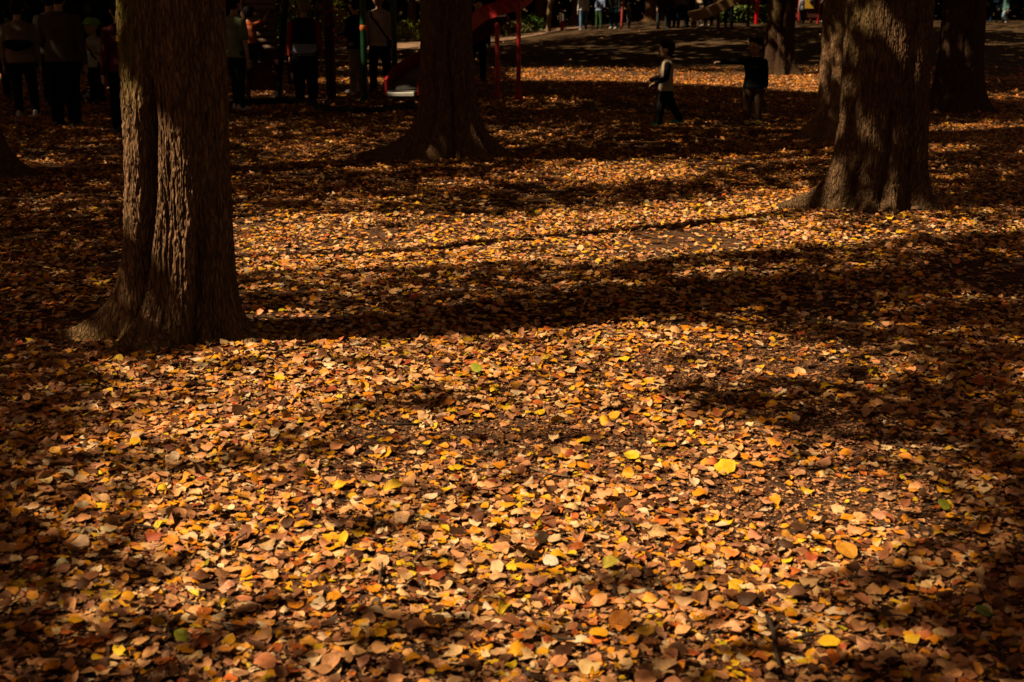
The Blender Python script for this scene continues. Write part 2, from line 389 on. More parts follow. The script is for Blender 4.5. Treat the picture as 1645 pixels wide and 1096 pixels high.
def light_at(x, y):
    px, py = PX(x, y, gz(x, y))
    n1 = fbm(x*.55+y*.1, y*1.3-x*.35, 3.3, 4)        # streaks lying along the shadows
    n2 = fbm(x*1.6, y*2.6-x*.8, 8.1, 3)
    wob = 10*n2
    al = x*DX+y*DY; ac = -x*DY+y*DX
    n3 = fbm(al*.42+1.7, ac*3.1, 5.5, 4)
    edge = 1-.75*np.clip(np.abs(px-840)/860, 0, 1)**3
    I = (np.full(np.shape(x), .12)+.2*np.clip(n3*1.3+.4*n1+.15, 0, 1))*edge*sst(160, 260, py)
    I = np.where(py < 110, .05, I)
    inb = sst(-5, 8, py+wob*.6-interp(px, B_UP))*(1-sst(-8, 7, py+wob*.6-interp(px, B_LO)))*sst(330, 420, px)*(1-.4*sst(1250, 1550, px))
    I = np.maximum(I, inb*np.clip(1.12+.9*n3+.2*n1, .25, 1.2))
    leftdim = (1-sst(230, 420, px))*sst(300, 340, py)
    I = np.maximum(I, leftdim*.12*np.clip(.6+2*n3, 0, 2)*edge)
    for cx, cy, rx, ry, s, v in LITP:
        dx = (px-cx)/rx; dy = (py-cy-s*(px-cx)+wob*.25*ry/12)/ry
        I = np.maximum(I, v*np.exp(-(dx**2+dy**2)**1.3*.7))
    strip = sst(-2, 3, py-np.interp(px, [820, 1000, 1340], [110, 109, 114])+wob*.3)*(1-sst(-3, 2, py-np.interp(px, [820, 1010, 1200, 1345], [130, 132, 141, 153])))*sst(800, 850, px)*(1-sst(1345, 1370, px))
    strip = strip*(1-.85*np.exp(-((px-1130)/110)**2-((py-113-.02*(px-1130))/4)**2))
    I = np.maximum(I, .95*strip)
    fg = sst(-6, 12, py+wob*.35-interp(px, LOWB))
    F_ = .97*(1-.5*sst(.25, 1.15, np.hypot((px-830)/1000, (py-770)/470)))*(1-.85*(1-sst(-60, 400, px)))*(1-.88*sst(1280, 1700, px))*(1-.5*sst(880, 1130, py))
    F_ = F_*(1-.3*np.exp(-((px-700)/500.)**2-((py-700)/60.)**2)*(n1 > 0))
    F_ = F_*np.clip(1.18+.35*n1+.35*n3, .45, 1.3)
    for cx, cy, rx, ry, s, v in DARKP:
        dx = (px-cx)/rx; dy = (py-cy-s*(px-cx)+wob*.5)/ry
        F_ = F_*(1-(1-v)*np.exp(-(dx**2+dy**2)**1.3*.7))
    I = I*(1-fg)+F_*fg
    # light that reaches the trunks (falls in the trunk's own shadow strip on the ground)
    for (tx, ty), s0, s1, w, v in ((T1, .30, 1.36, .42, 1.0), (T3, .30, 1.9, .45, .2), (T4, .1, 1.2, .4, .55), (T5, .2, 2.2, .4, .14), (T2, .62, .95, .5, .2), (T6, .0, 2.2, .45, .03)):
        rx, ry = x-tx, y-ty; s0 = s0*COT/1.28; s1 = s1*COT/1.28
        s = rx*DX+ry*DY; t = -rx*DY+ry*DX
        wv = sst(s0-.06, s0+.12, s+.1*n2)*(1-sst(s1-.15, s1+.1, s+.15*n2))*(1-sst(w*.8, w, np.abs(t)))
        vv = v if v > .9 else v*np.clip(1+1.6*n2, 0, 1.6)
        I = I*(1-wv)+vv*wv
        wz = sst(s1-.15, s1+.1, s+.15*n2)*(1-sst(5, 6, s))*(1-sst(w*.8, w, np.abs(t)))
        I = I*(1-wz)+.04*wz
    I = np.maximum(I, .5*sst(48.3, 49.3, y)*(1-sst(64, 68, y))*sst(840, 880, px))
    for (qx, qy), z0, z1, w, v in ZONES:
        z0 = z0*COT; z1 = z1*COT
        s = (x-qx)*DX+(y-qy)*DY; t = -(x-qx)*DY+(y-qy)*DX
        I = np.maximum(I, v*sst(z0-.1, z0+.1, s)*(1-sst(z1-.1, z1+.1, s))*(1-sst(w*.7, w, np.abs(t))))
    return np.clip(I, .02, 1)

def shade_foliage_points():  # unseen leaf sprays, placed wherever the light pattern calls for shade
    P = []; S = []
    bands = [ # ymin, ymax, xhalf factor, spray size
        (1.0, 9, .105), (9, 20, .14), (20, 34, .21), (34, 85, .5)]
    for y0, y1, sz in bands:
        area_leaf = sz*sz*.27          # mean projected area
        tau_max = 6.0
        dens = tau_max*math.sin(EL)/area_leaf
        xh = .39*y1*1.12+1.5
        N_ = int(dens*2*xh*(y1-y0))
        N_ = min(N_, 400000)
        x = RG.uniform(-xh, xh, N_); y = RG.uniform(y0, y1, N_)
        keep = np.abs(x) < .39*y*1.15+1.6
        x, y = x[keep], y[keep]
        I = light_at(x, y)
        tau = -np.log(I)*(1+.25*(1-I)**2)
        k2 = RG.random(len(x)) < tau/tau_max
        x, y = x[k2], y[k2]
        h = RG.uniform(5.5, 10, len(x))+(2.0 if sz > .25 else 0)
        P.append(np.stack([x-DX*COT*h, y-DY*COT*h, h+gz(x, y)], 1)); S.append(np.full(len(x), sz))
    # unseen crowns added to cut sky light; none of their shade reaches the view
    x = RG.uniform(-16, 34, 9000); y = RG.uniform(-22, 60, 9000)
    out = (np.abs(x) > .39*np.maximum(y, 0)*1.15+1.8) | (y < .8)
    x, y = x[out], y[out]; h = RG.uniform(6, 10, len(x))
    P.append(np.stack([x-DX*COT*h, y-DY*COT*h, h], 1)); S.append(np.full(len(x), .6))
    return np.concatenate(P), np.concatenate(S)

# ------------------------------------------------------------------ trunks
def angd(a, b): return (a-b+PI) % (2*PI)-PI
def trunk_mesh(R, flare, toes, grooves, seed, htop=7.5, lean=(0, 0), nth=300, nz=260, moss_side=PI, moss=.5, fs=.22, barkf=1.0, zc=2.3):
    """theta 0 = +X (right), -pi/2 = towards the camera, pi = left"""
    th = np.linspace(0, 2*PI, nth, endpoint=False)
    z = np.concatenate([np.linspace(-.15, zc, nz), np.linspace(zc, htop, 26)[1:]])
    T, Z = np.meshgrid(th, z)
    zp = np.maximum(Z, 0)
    r = R*(1+flare*np.exp(-zp/fs)+.2*flare*np.exp(-zp/(fs*3)))*(1-.03*zp)
    for a, A, w, hh in toes:              # buttress roots
        d = angd(T, a+.15*np.sin(zp*3+a*5))
        r = r+A*np.exp(-zp/hh)*np.exp(-(d/w)**2)
    for a0, a1, z0, z1, dep, w in grooves:  # deep folds between the stems
        f = np.clip((zp-z0)/(z1-z0), 0, 1)
        ac = a0+(a1-a0)*f+.05*np.sin(zp*6+a0)
        prof = sst(z0-.25, z0+.1, zp)*(1-sst(z1-.3, z1+.05, zp)) if z0 > .05 else (1-sst(z1-.35, z1+.05, zp))
        d = angd(T, ac)
        r = r-dep*prof*np.exp(-(np.abs(d)/w)**1.5)
    cx, cy = np.cos(T), np.sin(T)
    r = r*(1+.05*np.exp(-zp/.5)*fbm(cx*3+seed, cy*3, zp*3, 3)+.05*fbm(cx*1.5+seed, cy*1.5, zp*.8, 3)+.02*pn(cx*4, cy*4+seed, zp*1.6))
    # fissured bark
    wx = .12*pn(cx*4+seed, cy*4, zp*4); k = 1/R*R
    f1 = 48*R*barkf
    b1 = 1-np.abs(pn(cx*f1+wx*3+seed, cy*f1+wx*3, zp*4.2+seed))*2.6
    b2 = 1-np.abs(pn(cx*f1*2.1+seed*2+wx*4, cy*f1*2.1, zp*11))*2.4
    b3 = pn(cx*f1*3.3, cy*f1*3.3+seed, zp*40)
    b0 = pn(cx*f1*.35, cy*f1*.35+seed, zp*1.5)
    bk = np.clip(.45*b1+.38*b2+.36*b3+.3*b0, -1, 1)
    amp = .0135*(.7+.4*np.exp(-zp/2))
    r = r+amp*bk
    X = r*cx+lean[0]*zp; Y = r*cy+lean[1]*zp
    nzr = len(z)
    V = np.stack([X.ravel(), Y.ravel(), Z.ravel()], 1)
    idx = np.arange(nth*nzr).reshape(nzr, nth); nxt = np.roll(idx, -1, axis=1)
    F = np.stack([idx[:-1].ravel(), nxt[:-1].ravel(), nxt[1:].ravel(), idx[1:].ravel()], 1)
    ridge = np.clip(.5+.5*bk, 0, 1)
    ms = moss*np.clip(np.cos(T-moss_side)*1.3-.1, 0, 1)*sst(.9, 1.5, zp)+.35*moss*np.exp(-zp/.15)
    ms = np.clip(ms*(1+1.2*pn(cx*5, cy*5, zp*3)), 0, 1)
    C = np.stack([ridge.ravel(), ms.ravel(), np.zeros(ridge.size)], 1)
    return V, F, C
def limbs(parent, n, R, z0, reach, seed, extra=()):
    rr = random.Random(seed)
    lines = []
    for i in range(n):
        a = 2*PI*i/n+rr.uniform(-.4, .4); L = reach*rr.uniform(.7, 1.1)
        p0 = Vector((0, 0, z0+rr.uniform(-.6, .8))); pts = [p0]; d = Vector((math.cos(a), math.sin(a), .7))
        for k in range(6):
            d = (d+Vector((rr.uniform(-.25, .25), rr.uniform(-.25, .25), rr.uniform(-.12, .2)))).normalized()
            pts.append(pts[-1]+d*L/6)
        rads = [R*.45*(1-.85*k/6) for k in range(7)]
        o_ = parent.location
        if shade_ok([p+o_ for p in pts]): MB().tube(pts, rads, 8).build('branch', M_limb, parent)
tree_roots = []
def shade_ok(P):
    """would these points throw their shade on ground that lies in full sun in the view?"""
    P = [P[i].lerp(P[i+1], t) for i in range(len(P)-1) for t in (0, .33, .66)]+[P[-1]]
    gx = np.array([p.x+DX*COT*p.z for p in P]); gy = np.array([p.y+DY*COT*p.z for p in P])
    vis = (gy > 1.5) & (gy < 70) & (np.abs(gx) < .39*gy*1.08+.3)
    return not (vis & (light_at(gx, gy) > .3)).any()
def tree(name_label, pos, R, flare, toes, grooves, seed, lean=(0, 0), mat=None, near=True, group=None, moss=.5, nlimb=5, barkf=1.0, name='broadleaf_tree', fs=.22, htop=7.5):
    x, y = pos
    e = empty(name, (x, y, g0(x, y)), 0, name_label, 'tree', group)
    nth, nz = (620, 420) if near == 2 else ((240, 180) if near else (90, 70))
    V, F, C = trunk_mesh(R, flare, toes, grooves, seed, lean=lean, nth=nth, nz=nz, moss=moss, barkf=barkf, fs=fs, htop=htop)
    np_mesh('trunk', V, F, mat or M_bark, e, smooth=True, colors=C)
    if nlimb: limbs(e, nlimb, R, 5.6, 4.2, seed)
    tree_roots.append((e, x, y)); return e
d2 = math.radians
# angles: -90 = towards camera, 180 = left, 0 = right
t1 = tree('big furrowed tree with a deep vertical fold down its sunlit left face', T1, .234, .06,
     [(d2(181), .15, .2, .10), (d2(192), .20, .25, .22), (d2(222), .26, .26, .13), (d2(258), .13, .25, .10), (d2(300), .07, .25, .08), (d2(347), .17, .22, .07), (d2(30), .1, .3, .1), (d2(90), .12, .4, .1),
      (d2(205), .035, .3, 6), (d2(283), .045, .22, 3), (d2(340), .028, .25, 3)],
     [(d2(224), d2(257), .02, 1.3, .17, .12), (d2(296), d2(303), .0, .75, .06, .12), (d2(322), d2(318), 0, .55, .03, .1)], 3.1, near=2, moss=1.0, fs=.12, lean=(.028, 0))
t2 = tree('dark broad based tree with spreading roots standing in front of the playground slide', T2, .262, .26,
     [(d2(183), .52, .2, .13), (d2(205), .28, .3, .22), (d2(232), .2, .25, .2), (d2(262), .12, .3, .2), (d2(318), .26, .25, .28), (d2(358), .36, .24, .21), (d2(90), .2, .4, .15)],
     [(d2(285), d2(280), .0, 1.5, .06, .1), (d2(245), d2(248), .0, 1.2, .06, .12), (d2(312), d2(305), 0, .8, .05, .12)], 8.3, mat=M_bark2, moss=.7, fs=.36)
t3 = tree('thick tree with several fused ridges and a mottled sunlit face, nearest on the right', T3, .34, .12,
     [(d2(190), .42, .2, .12), (d2(215), .14, .2, .22), (d2(246), .10, .2, .2), (d2(275), .14, .18, .16), (d2(312), .10, .16, .12), (d2(335), .08, .3, .3), (d2(90), .1, .4, .2)],
     [(d2(228), d2(236), 0, .55, .06, .12), (d2(262), d2(266), 0, .9, .07, .11), (d2(296), d2(290), 0, 1.9, .04, .1), (d2(208), d2(214), .3, 2.2, .04, .12)], 12.7, mat=M_bark4, near=2, moss=.3, fs=.2)
t4 = tree('tree half hidden behind the thick right hand tree with a pale root on its left', T4, .38, .15,
     [(d2(188), .34, .22, .16), (d2(215), .15, .2, .3), (d2(270), .1, .3, .2), (d2(350), .2, .3, .2)], [(d2(205), d2(205), 0, 2.1, .06, .12)], 21.9, lean=(-.03, 0), moss=.3)
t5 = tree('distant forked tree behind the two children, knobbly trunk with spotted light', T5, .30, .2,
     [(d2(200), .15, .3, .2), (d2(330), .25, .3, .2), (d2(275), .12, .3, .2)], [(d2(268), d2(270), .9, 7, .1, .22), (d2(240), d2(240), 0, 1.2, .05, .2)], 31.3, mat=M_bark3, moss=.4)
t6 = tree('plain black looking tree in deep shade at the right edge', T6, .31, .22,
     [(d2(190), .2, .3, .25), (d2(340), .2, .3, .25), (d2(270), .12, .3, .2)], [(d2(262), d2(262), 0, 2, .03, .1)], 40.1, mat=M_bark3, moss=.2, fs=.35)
t7 = tree('tree at the left edge of which only a spreading root shows', T7, .3, .25,
     [(d2(0), .35, .3, .14), (d2(335), .22, .3, .14), (d2(180), .3, .3, .2)], [], 51.3, mat=M_bark2, moss=.2, fs=.3)
cand = [(-13, 4), (-11.5, -3), (-15.5, 11), (-19, 4), (-15, 19), (-21, 27), (-4, -9), (-31, 40), (-40, 55), (-8, -12), (8.5, 2.5), (15, 9), (19, 24), (26, 36), (3, -9), (10, -7), (24, 12), (-30, 62), (-22, 14), (-12, 1), (-10, -7), (-16, -6), (16, -2)]  # unseen trees, added to hold the foliage that shades the view
off = [c for c in cand if shade_ok([Vector((c[0], c[1], 0)), Vector((c[0], c[1], 2.5)), Vector((c[0], c[1], 5)), Vector((c[0], c[1], 7.5))])]
print('off trees', off)
for i, (x, y) in enumerate(off):
    tree('unseen furrowed tree added beside the view to carry shading foliage', (x, y), .28+.05*random.random(), .2,
         [(random.uniform(0, 6.28), .2, .3, .2) for _ in range(4)], [], 60+i*7, near=False, mat=M_bark2, group='trees added outside the view')
# long bare branch of the tree left of the view: its shadow is the thin line in the bright band
def lifted(px, py, h):
    x, y = G(px, py); return Vector((x-DX*COT*h, y-DY*COT*h, h))
b = MB()
e0 = min(tree_roots[7:], key=lambda t: (t[1]+12)**2+(t[2]-2)**2)[0]
pts = [Vector((e0.location.x, e0.location.y, 4.4))]+[lifted(a, c, h) for a, c, h in ((300, 420, 4.6), (480, 407, 4.7), (650, 399, 4.85), (800, 387, 5.0), (950, 375, 5.1), (1100, 368, 5.3), (1250, 352, 5.5), (1400, 330, 5.7))]
off0 = Vector(e0.location)
b.tube([p-off0 for p in pts], [.14, .085, .07, .075, .08, .085, .09, .07, .04], 8); b.build('branch', M_limb, e0)

CP, CS = shade_foliage_points()
tx = np.array([t[1] for t in tree_roots]); ty = np.array([t[2] for t in tree_roots])
own = np.argmin((CP[:, 0, None]-tx)**2+(CP[:, 1, None]-ty)**2, axis=1)
def sprays(P, S, rng, palette, tilt=1.0):
    """irregular six-sided leaf sprays with random orientation"""
    n = len(P)
    a = np.linspace(0, 2*PI, 6, endpoint=False)[None]+rng.uniform(-.35, .35, (n, 6))
    r = S[:, None]*rng.uniform(.28, .62, (n, 6))
    nv = rng.normal(size=(n, 3)); nv[:, 2] += tilt*np.sign(nv[:, 2]); nv /= np.linalg.norm(nv, axis=1)[:, None]
    t = np.cross(nv, rng.normal(size=(n, 3))); t /= np.linalg.norm(t, axis=1)[:, None]; bt = np.cross(nv, t)
    V = P[:, None]+(np.cos(a)*r)[..., None]*t[:, None]+(np.sin(a)*r)[..., None]*bt[:, None]
    F = np.arange(n*6).reshape(n, 6)
    pal = np.array(palette)[rng.integers(0, len(palette), n)]*rng.uniform(.7, 1.3, (n, 1))
    C = np.repeat(pal, 6, axis=0)
    return V.reshape(-1, 3), F, C
PAL_C = [(.06, .07, .02), (.08, .08, .02), (.16, .11, .02), (.1, .06, .02)]
for i, (e, x, y) in enumerate(tree_roots):
    m = own == i
    if m.sum() < 5: continue
    V, F, C = sprays(CP[m]-np.array(e.location), CS[m], RG, PAL_C, .6)
    np_mesh('crown', V, F, M_foliage, e, colors=C)  # unseen leaves, arranged to cast the light pattern
print('crown sprays', len(CP))

# small yellow tag on tree 1
mt = surf('yellow_tag', (.95, .62, .02), .5, 30, .15, .2)
tv = np.array([v.co[:] for v in [c for c in t1.children if c.name.startswith('trunk')][0].data.vertices])+np.array(t1.location); qx, qy = PX(tv[:, 0], tv[:, 1], tv[:, 2])
kk = np.where((np.abs(qx-195.5) < 2.5) & (np.abs(qy-61) < 4) & (tv[:, 1] < T1[1]))[0]
kv = Vector(tv[kk[np.argmin(tv[kk, 1])]]) if len(kk) else Vector((T1[0]-.2, T1[1]-.1, 1.5))
nd_ = Vector((kv.x-T1[0], kv.y-T1[1], 0)).normalized()
to = MB().box((0, 0, 0), (.026, .005, .026)).build('number_tag', mt, t1, smooth=False)
to.location = kv+nd_*.024-t1.location; to.rotation_euler = (0, 0, math.atan2(nd_.y, nd_.x)+PI/2)

# ------------------------------------------------------------------ fallen leaves
def leaf_templates(nu, nv, count, stem, rng):
    T = []
    for k in range(count):
        kind = k % 6
        u = np.linspace(0, 1, nu); v = np.linspace(-1, 1, nv)
        U, Vv = np.meshgrid(u, v, indexing='ij')
        ci = np.sqrt(np.clip(1-(2*U-1)**2, .004, 1))
        if kind in (0, 1): w = .40*ci**1.0*(1.12-.3*U)                     # ovate
        elif kind == 2: w = .46*ci*(1-.08*U)                                 # round
        elif kind == 3: w = .30*ci**1.3                                      # narrow
        elif kind == 4: w = .42*ci*(1.1-.25*U)*(1+.10*np.cos(U*13+k))       # wavy edged
        else: w = .38*ci*(1+rng.uniform(-.14, .12, U.shape))                 # torn
        X = Vv*w; Y = U-.5+ (.06*np.abs(Vv)*(U < .2) * -1)
        fold = rng.uniform(-.1, .4); bend = rng.uniform(-.7, .7); curl = rng.uniform(-.7, 1.2); tw = rng.uniform(-.6, .6)
        Z = fold*np.abs(X)+bend*(U-.5)**2+curl*X*X*1.2+tw*X*(U-.5)+.06*np.sin(U*9+Vv*2+k)*np.abs(Vv)+rng.uniform(-.025, .025, U.shape)
        V = np.stack([X, Y, Z], -1).reshape(-1, 3)
        idx = np.arange(nu*nv).reshape(nu, nv)
        F = np.stack([idx[:-1, :-1].ravel(), idx[1:, :-1].ravel(), idx[1:, 1:].ravel(), idx[:-1, 1:].ravel()], 1)
        sh = np.ones(len(V)); 
        if nv >= 5: sh = (1-.18*(np.abs(Vv) < .1)+.0*U).reshape(-1)*(1+.1*(np.abs(Vv) > .9)).reshape(-1)
        if stem:
            n0 = len(V); sx = rng.uniform(-.15, .15)
            zb = V[nv//2, 2]
            S = np.array([[-.018, -.48, zb], [.018, -.48, zb], [sx*.4-.014, -.68, zb-.02], [sx*.4+.014, -.68, zb-.02], [sx-.01, -.9, zb+.03], [sx+.01, -.9, zb+.03]])
            V = np.concatenate([V, S]); F = np.concatenate([F, [[n0, n0+1, n0+3, n0+2], [n0+2, n0+3, n0+5, n0+4]]]); sh = np.concatenate([sh, np.full(6, .6)])
        V[:, 2] -= np.percentile(V[:, 2], 12)
        T.append((V, F, sh))
    return T
PAL = np.array([(.96, .70, .42), (.95, .58, .30), (.62, .34, .19), (.42, .21, .12), (.92, .40, .03), (.96, .52, .03), (.98, .72, .04), (.50, .15, .035), (.20, .09, .05), (.10, .05, .032), (.98, .88, .72), (.52, .50, .03), (.34, .09, .04), (.85, .42, .08), (.36, .2, .14), (.97, .80, .58)])
WT = np.array([.13, .13, .13, .12, .08, .09, .055, .045, .12, .10, .03, .0012, .025, .07, .08, .055]); WT = WT/WT.sum()
def scatter(n, y0, y1, smin, smax, tmpl, rng, margin=1.0, far=0.0, zpile=.018, pal=None, patch=True, ztop=0):
    # uniform over the trapezium seen by the camera (plus a margin)
    y = np.sqrt(rng.uniform(y0**2, y1**2, int(n*1.7))); x = rng.uniform(-1, 1, len(y))*(.41*y+margin)
    if patch:
        d = fbm(x*.9, y*.9, 20.5, 4)
        keep = rng.random(len(x)) < np.clip(.80+1.5*d, .14, 1)
        x, y = x[keep][:n], y[keep][:n]
    else: x, y = x[:n], y[:n]
    # none inside the trunks
    ok = np.ones(len(x), bool)
    for (tx_, ty_), R_ in ((T1, .28), (T2, .42), (T3, .37), (T4, .4), (T5, .33), (T6, .35)):
        ok &= (x-tx_)**2+(y-ty_)**2 > (R_)**2
    x, y = x[ok], y[ok]; n = len(x)
    L = np.exp(rng.normal(0, .38, n))*.46*(smin+smax); L = np.clip(L, smin, smax)
    yaw = rng.uniform(0, 2*PI, n); ax = rng.uniform(0, 2*PI, n)
    tilt = np.abs(rng.normal(0, .19, n)); st = rng.random(n) < .06; tilt[st] = rng.uniform(.4, 1.1, st.sum())
    flip = rng.random(n) < .4
    ti = rng.integers(0, len(tmpl), n)
    pi_ = rng.choice(len(PAL), n, p=WT)
    if pal is not None: base = pal[rng.integers(0, len(pal), n)]
    else: base = PAL[pi_]
    cl = 1+.28*fbm(x*.5, y*.5, 33.3, 3)[:, None]
    C = base*cl*np.exp(rng.normal(.16, .31, (n, 1)))*(1+rng.normal(0, .03, (n, 3)))*np.array([1.14, .88, .62])
    C = C*(1-far*np.array([.3, .62, .9])[None])  # distant leaves tinted darker and redder: their shade put into the colour
    z0 = gz(x, y)+ztop+rng.random(n)**1.5*zpile+.36*L*np.sin(tilt)*rng.uniform(.5, 1, n)
    Vs = []; Fs = []; Cs = []; off_ = 0
    for k, (V, F, sh) in enumerate(tmpl):
        m = np.where(ti == k)[0]
        if not len(m): continue
        P = V[None]*L[m, None, None]
        P = P*np.where(flip[m], -1, 1)[:, None, None]*np.array([1, 1, 1.]) if False else P
        P = P.copy(); fl = flip[m]; P[fl, :, 2] = P[fl, :, 2].max(axis=1, keepdims=True)-P[fl, :, 2]; 
        P[..., 0] *= rng.uniform(.8, 1.15, (len(m), 1)); P[..., 2] *= rng.uniform(.4, 1.3, (len(m), 1))
        c, s = np.cos(yaw[m])[:, None], np.sin(yaw[m])[:, None]
        X = P[..., 0]*c-P[..., 1]*s; Y = P[..., 0]*s+P[..., 1]*c; Z = P[..., 2]
        # tilt about horizontal axis
        ca, sa = np.cos(ax[m])[:, None], np.sin(ax[m])[:, None]; ct, stt = np.cos(tilt[m])[:, None], np.sin(tilt[m])[:, None]
        par = X*ca+Y*sa; per = -X*sa+Y*ca
        per2 = per*ct-Z*stt; Z2 = per*stt+Z*ct
        X = par*ca-per2*sa; Y = par*sa+per2*ca
        X += x[m, None]; Y += y[m, None]; Z2 += z0[m, None]
        nvv = V.shape[0]
        Vs.append(np.stack([X, Y, Z2], -1).reshape(-1, 3))
        Fs.append((F[None]+(np.arange(len(m))*nvv)[:, None, None]+off_).reshape(-1, 4)); off_ += nvv*len(m)
        Cs.append((C[m][:, None, :]*sh[None, :, None]).reshape(-1, 3))
    return np.concatenate(Vs), np.concatenate(Fs), (lambda c: np.maximum(c/np.maximum(1, c.max(axis=1, keepdims=True)/.97), .004))(np.concatenate(Cs))
rg2 = np.random.default_rng(21)
TA = leaf_templates(7, 5, 36, True, rg2); TB = leaf_templates(5, 3, 30, False, rg2); TC = leaf_templates(3, 3, 24, False, rg2); TD = leaf_templates(2, 3, 18, False, rg2)
parts = [
 scatter(38000, 2.2, 6.5, .012, .057, TA, rg2, .7),
 scatter(40000, 6.5, 11, .018, .055, TB, rg2, .8),
 scatter(88000, 11, 19, .022, .056, TC, rg2, 1.0, far=.3),
 scatter(70000, 19, 29, .03, .066, TC, rg2, 1.0, far=.4),
 scatter(9000, 29, 32.5, .035, .07, TC, rg2, 1.0, far=.4),
 scatter(1800, 32, 50, .04, .08, TC, rg2, 1.0, far=.3),
]
def merge(parts):
    Vs, Fs, Cs = [], [], []; o = 0
    for V, F, C in parts: Vs.append(V); Fs.append(F+o); Cs.append(C); o += len(V)
    return np.concatenate(Vs), np.concatenate(Fs), np.concatenate(Cs)
V, F, C = merge(parts)
lo = np_mesh('fallen_leaves', V, F, M_leaf, smooth=True, colors=C)
tag(lo, 'carpet of brown, orange and yellow fallen leaves covering the park ground', 'leaf litter', kind='stuff')
crumbs = merge([scatter(110000, 2.2, 6.5, .005, .024, TC, rg2, .6, pal=np.array([(.28, .15, .09), (.42, .24, .15), (.18, .09, .06), (.1, .05, .035), (.36, .18, .09), (.6, .36, .2)]), patch=False, zpile=.010),
                scatter(90000, 6.5, 11, .008, .026, TD, rg2, .6, pal=np.array([(.28, .15, .09), (.42, .24, .15), (.18, .09, .06), (.1, .05, .03)]), patch=False, zpile=.010)])
lc = np_mesh('leaf_crumbs', *crumbs[:2], M_leaf, colors=crumbs[2])
tag(lc, 'crumbled brown leaf fragments lying on the bare soil between the leaves', 'leaf litter', kind='stuff')
print('leaf verts', len(V))

# single leaves that stand out
def one_leaf(px, py, size, c, label, kind=0, yaw=0, tilt=.2, tdir=-PI/2, curl=.4, name='fallen_leaf'):
    rng = np.random.default_rng(int(px*7+py)); T = leaf_templates(11, 9, 6, True, rng)[kind]
    V, F, sh = T; V = V*size*np.array([1, 1, curl/.4*.6]); 
    x, y = G(px, py); 
    R_ = Matrix.Rotation(tilt, 3, Vector((math.cos(tdir+PI/2), math.sin(tdir+PI/2), 0))) @ Matrix.Rotation(yaw, 3, 'Z')
    V = V @ np.array(R_).T; V[:, 2] -= V[:, 2].min()
    o = np_mesh(name, V, F, M_leaf, smooth=True, colors=np.outer(sh, c).reshape(-1, 3).repeat(1, 0))
    o.location = (x, y, g0(x, y)+.02); tag(o, label, 'leaf', 'leaves that stand out from the litter')
LY = (.9, .58, .03); LC = (.9, .72, .52); LO = (.72, .3, .03); LB = (.5, .26, .12); LG = (.36, .36, .03)
one_leaf(1013, 743, .056, LY, 'broad golden yellow leaf lying flat near the middle of the foreground', 2, 1.2, .3)
one_leaf(870, 884, .06, LC, 'nearly white leaf standing upright just above another pale leaf', 1, .1, 1.1, PI/2)
one_leaf(884, 910, .05, LC, 'pale cream heart shaped leaf lying below the upright white leaf', 2, .6, .35)
one_leaf(765, 606, .06, LG, 'yellow green leaf lying above the centre of the sunlit foreground', 0, .5, .5)
one_leaf(1358, 901, .07, LO, 'smooth round orange brown leaf right of centre in the foreground', 2, .3, .3)
one_leaf(995, 1012, .065, (.6, .2, .03), 'round rusty leaf with a tan leaf over its corner', 2, 2.3, .5)
one_leaf(1034, 1030, .052, (.8, .4, .04), 'amber leaf lying right of the round rusty leaf', 1, 1.9, .2)
one_leaf(979, 914, .052, (.92, .7, .1), 'lemon yellow leaf with a curled edge, lower middle of the foreground', 4, 2.2, .4)
one_leaf(1578, 997, .045, (.2, .3, .03), 'dull green leaf in the dark lower right corner', 0, .4, .3)
one_leaf(292, 1040, .042, (.5, .5, .03), 'lime yellow leaf near the bottom on the left', 1, .9, .6)
one_leaf(257, 1026, .05, (.85, .52, .03), 'upright golden leaf left of the lime yellow leaf', 1, .1, .9, PI/2)
one_leaf(385, 675, .075, (.8, .45, .25), 'curled orange leaf standing on edge below the large left tree', 0, .8, .9, PI/2)
one_leaf(1514, 829, .045, LG, 'greenish leaf in the right part of the foreground', 0, .4, .5)
one_leaf(632, 797, .07, (.9, .52, .03), 'long bright yellow leaf pointing up to the right, left of centre', 3, -1.0, .4)
one_leaf(1165, 765, .08, LY, 'folded bright yellow leaf right of the broad golden one', 4, -.9, .5)
def twig(pts, r, label, c=(.06, .035, .022)):
    b = MB(); P = []
    for px, py, h in pts: x, y = G(px, py); P.append(Vector((x, y, g0(x, y)+h)))
    o0 = P[0].copy(); b.tube([p-o0 for p in P], [r*(1-.1*i) for i in range(len(P))], 7)
    b.tube([P[1]-o0, P[1]-o0+Vector((.02, .015, .01))], r*.6, 6)
    o = b.build('twig', surf('twig_bark', c, .9, 40, .4, .5, 120)); o.location = o0; tag(o, label, 'twig')
twig([(1232, 1008, .03), (1241, 1035, .035), (1246, 1062, .02), (1251, 1085, .025)], .007, 'dark bent twig lying among leaves at the bottom right of centre')
twig([(838, 755, .02), (860, 764, .022), (885, 771, .02), (915, 776, .02)], .005, 'thin pale brown twig lying on bare soil at the centre', (.3, .18, .1))
twig([(610, 520+170, .02), (640, 694, .03), (668, 690, .02)], .006, 'short dark twig in the shaded patch left of centre')
rt = random.Random(4)
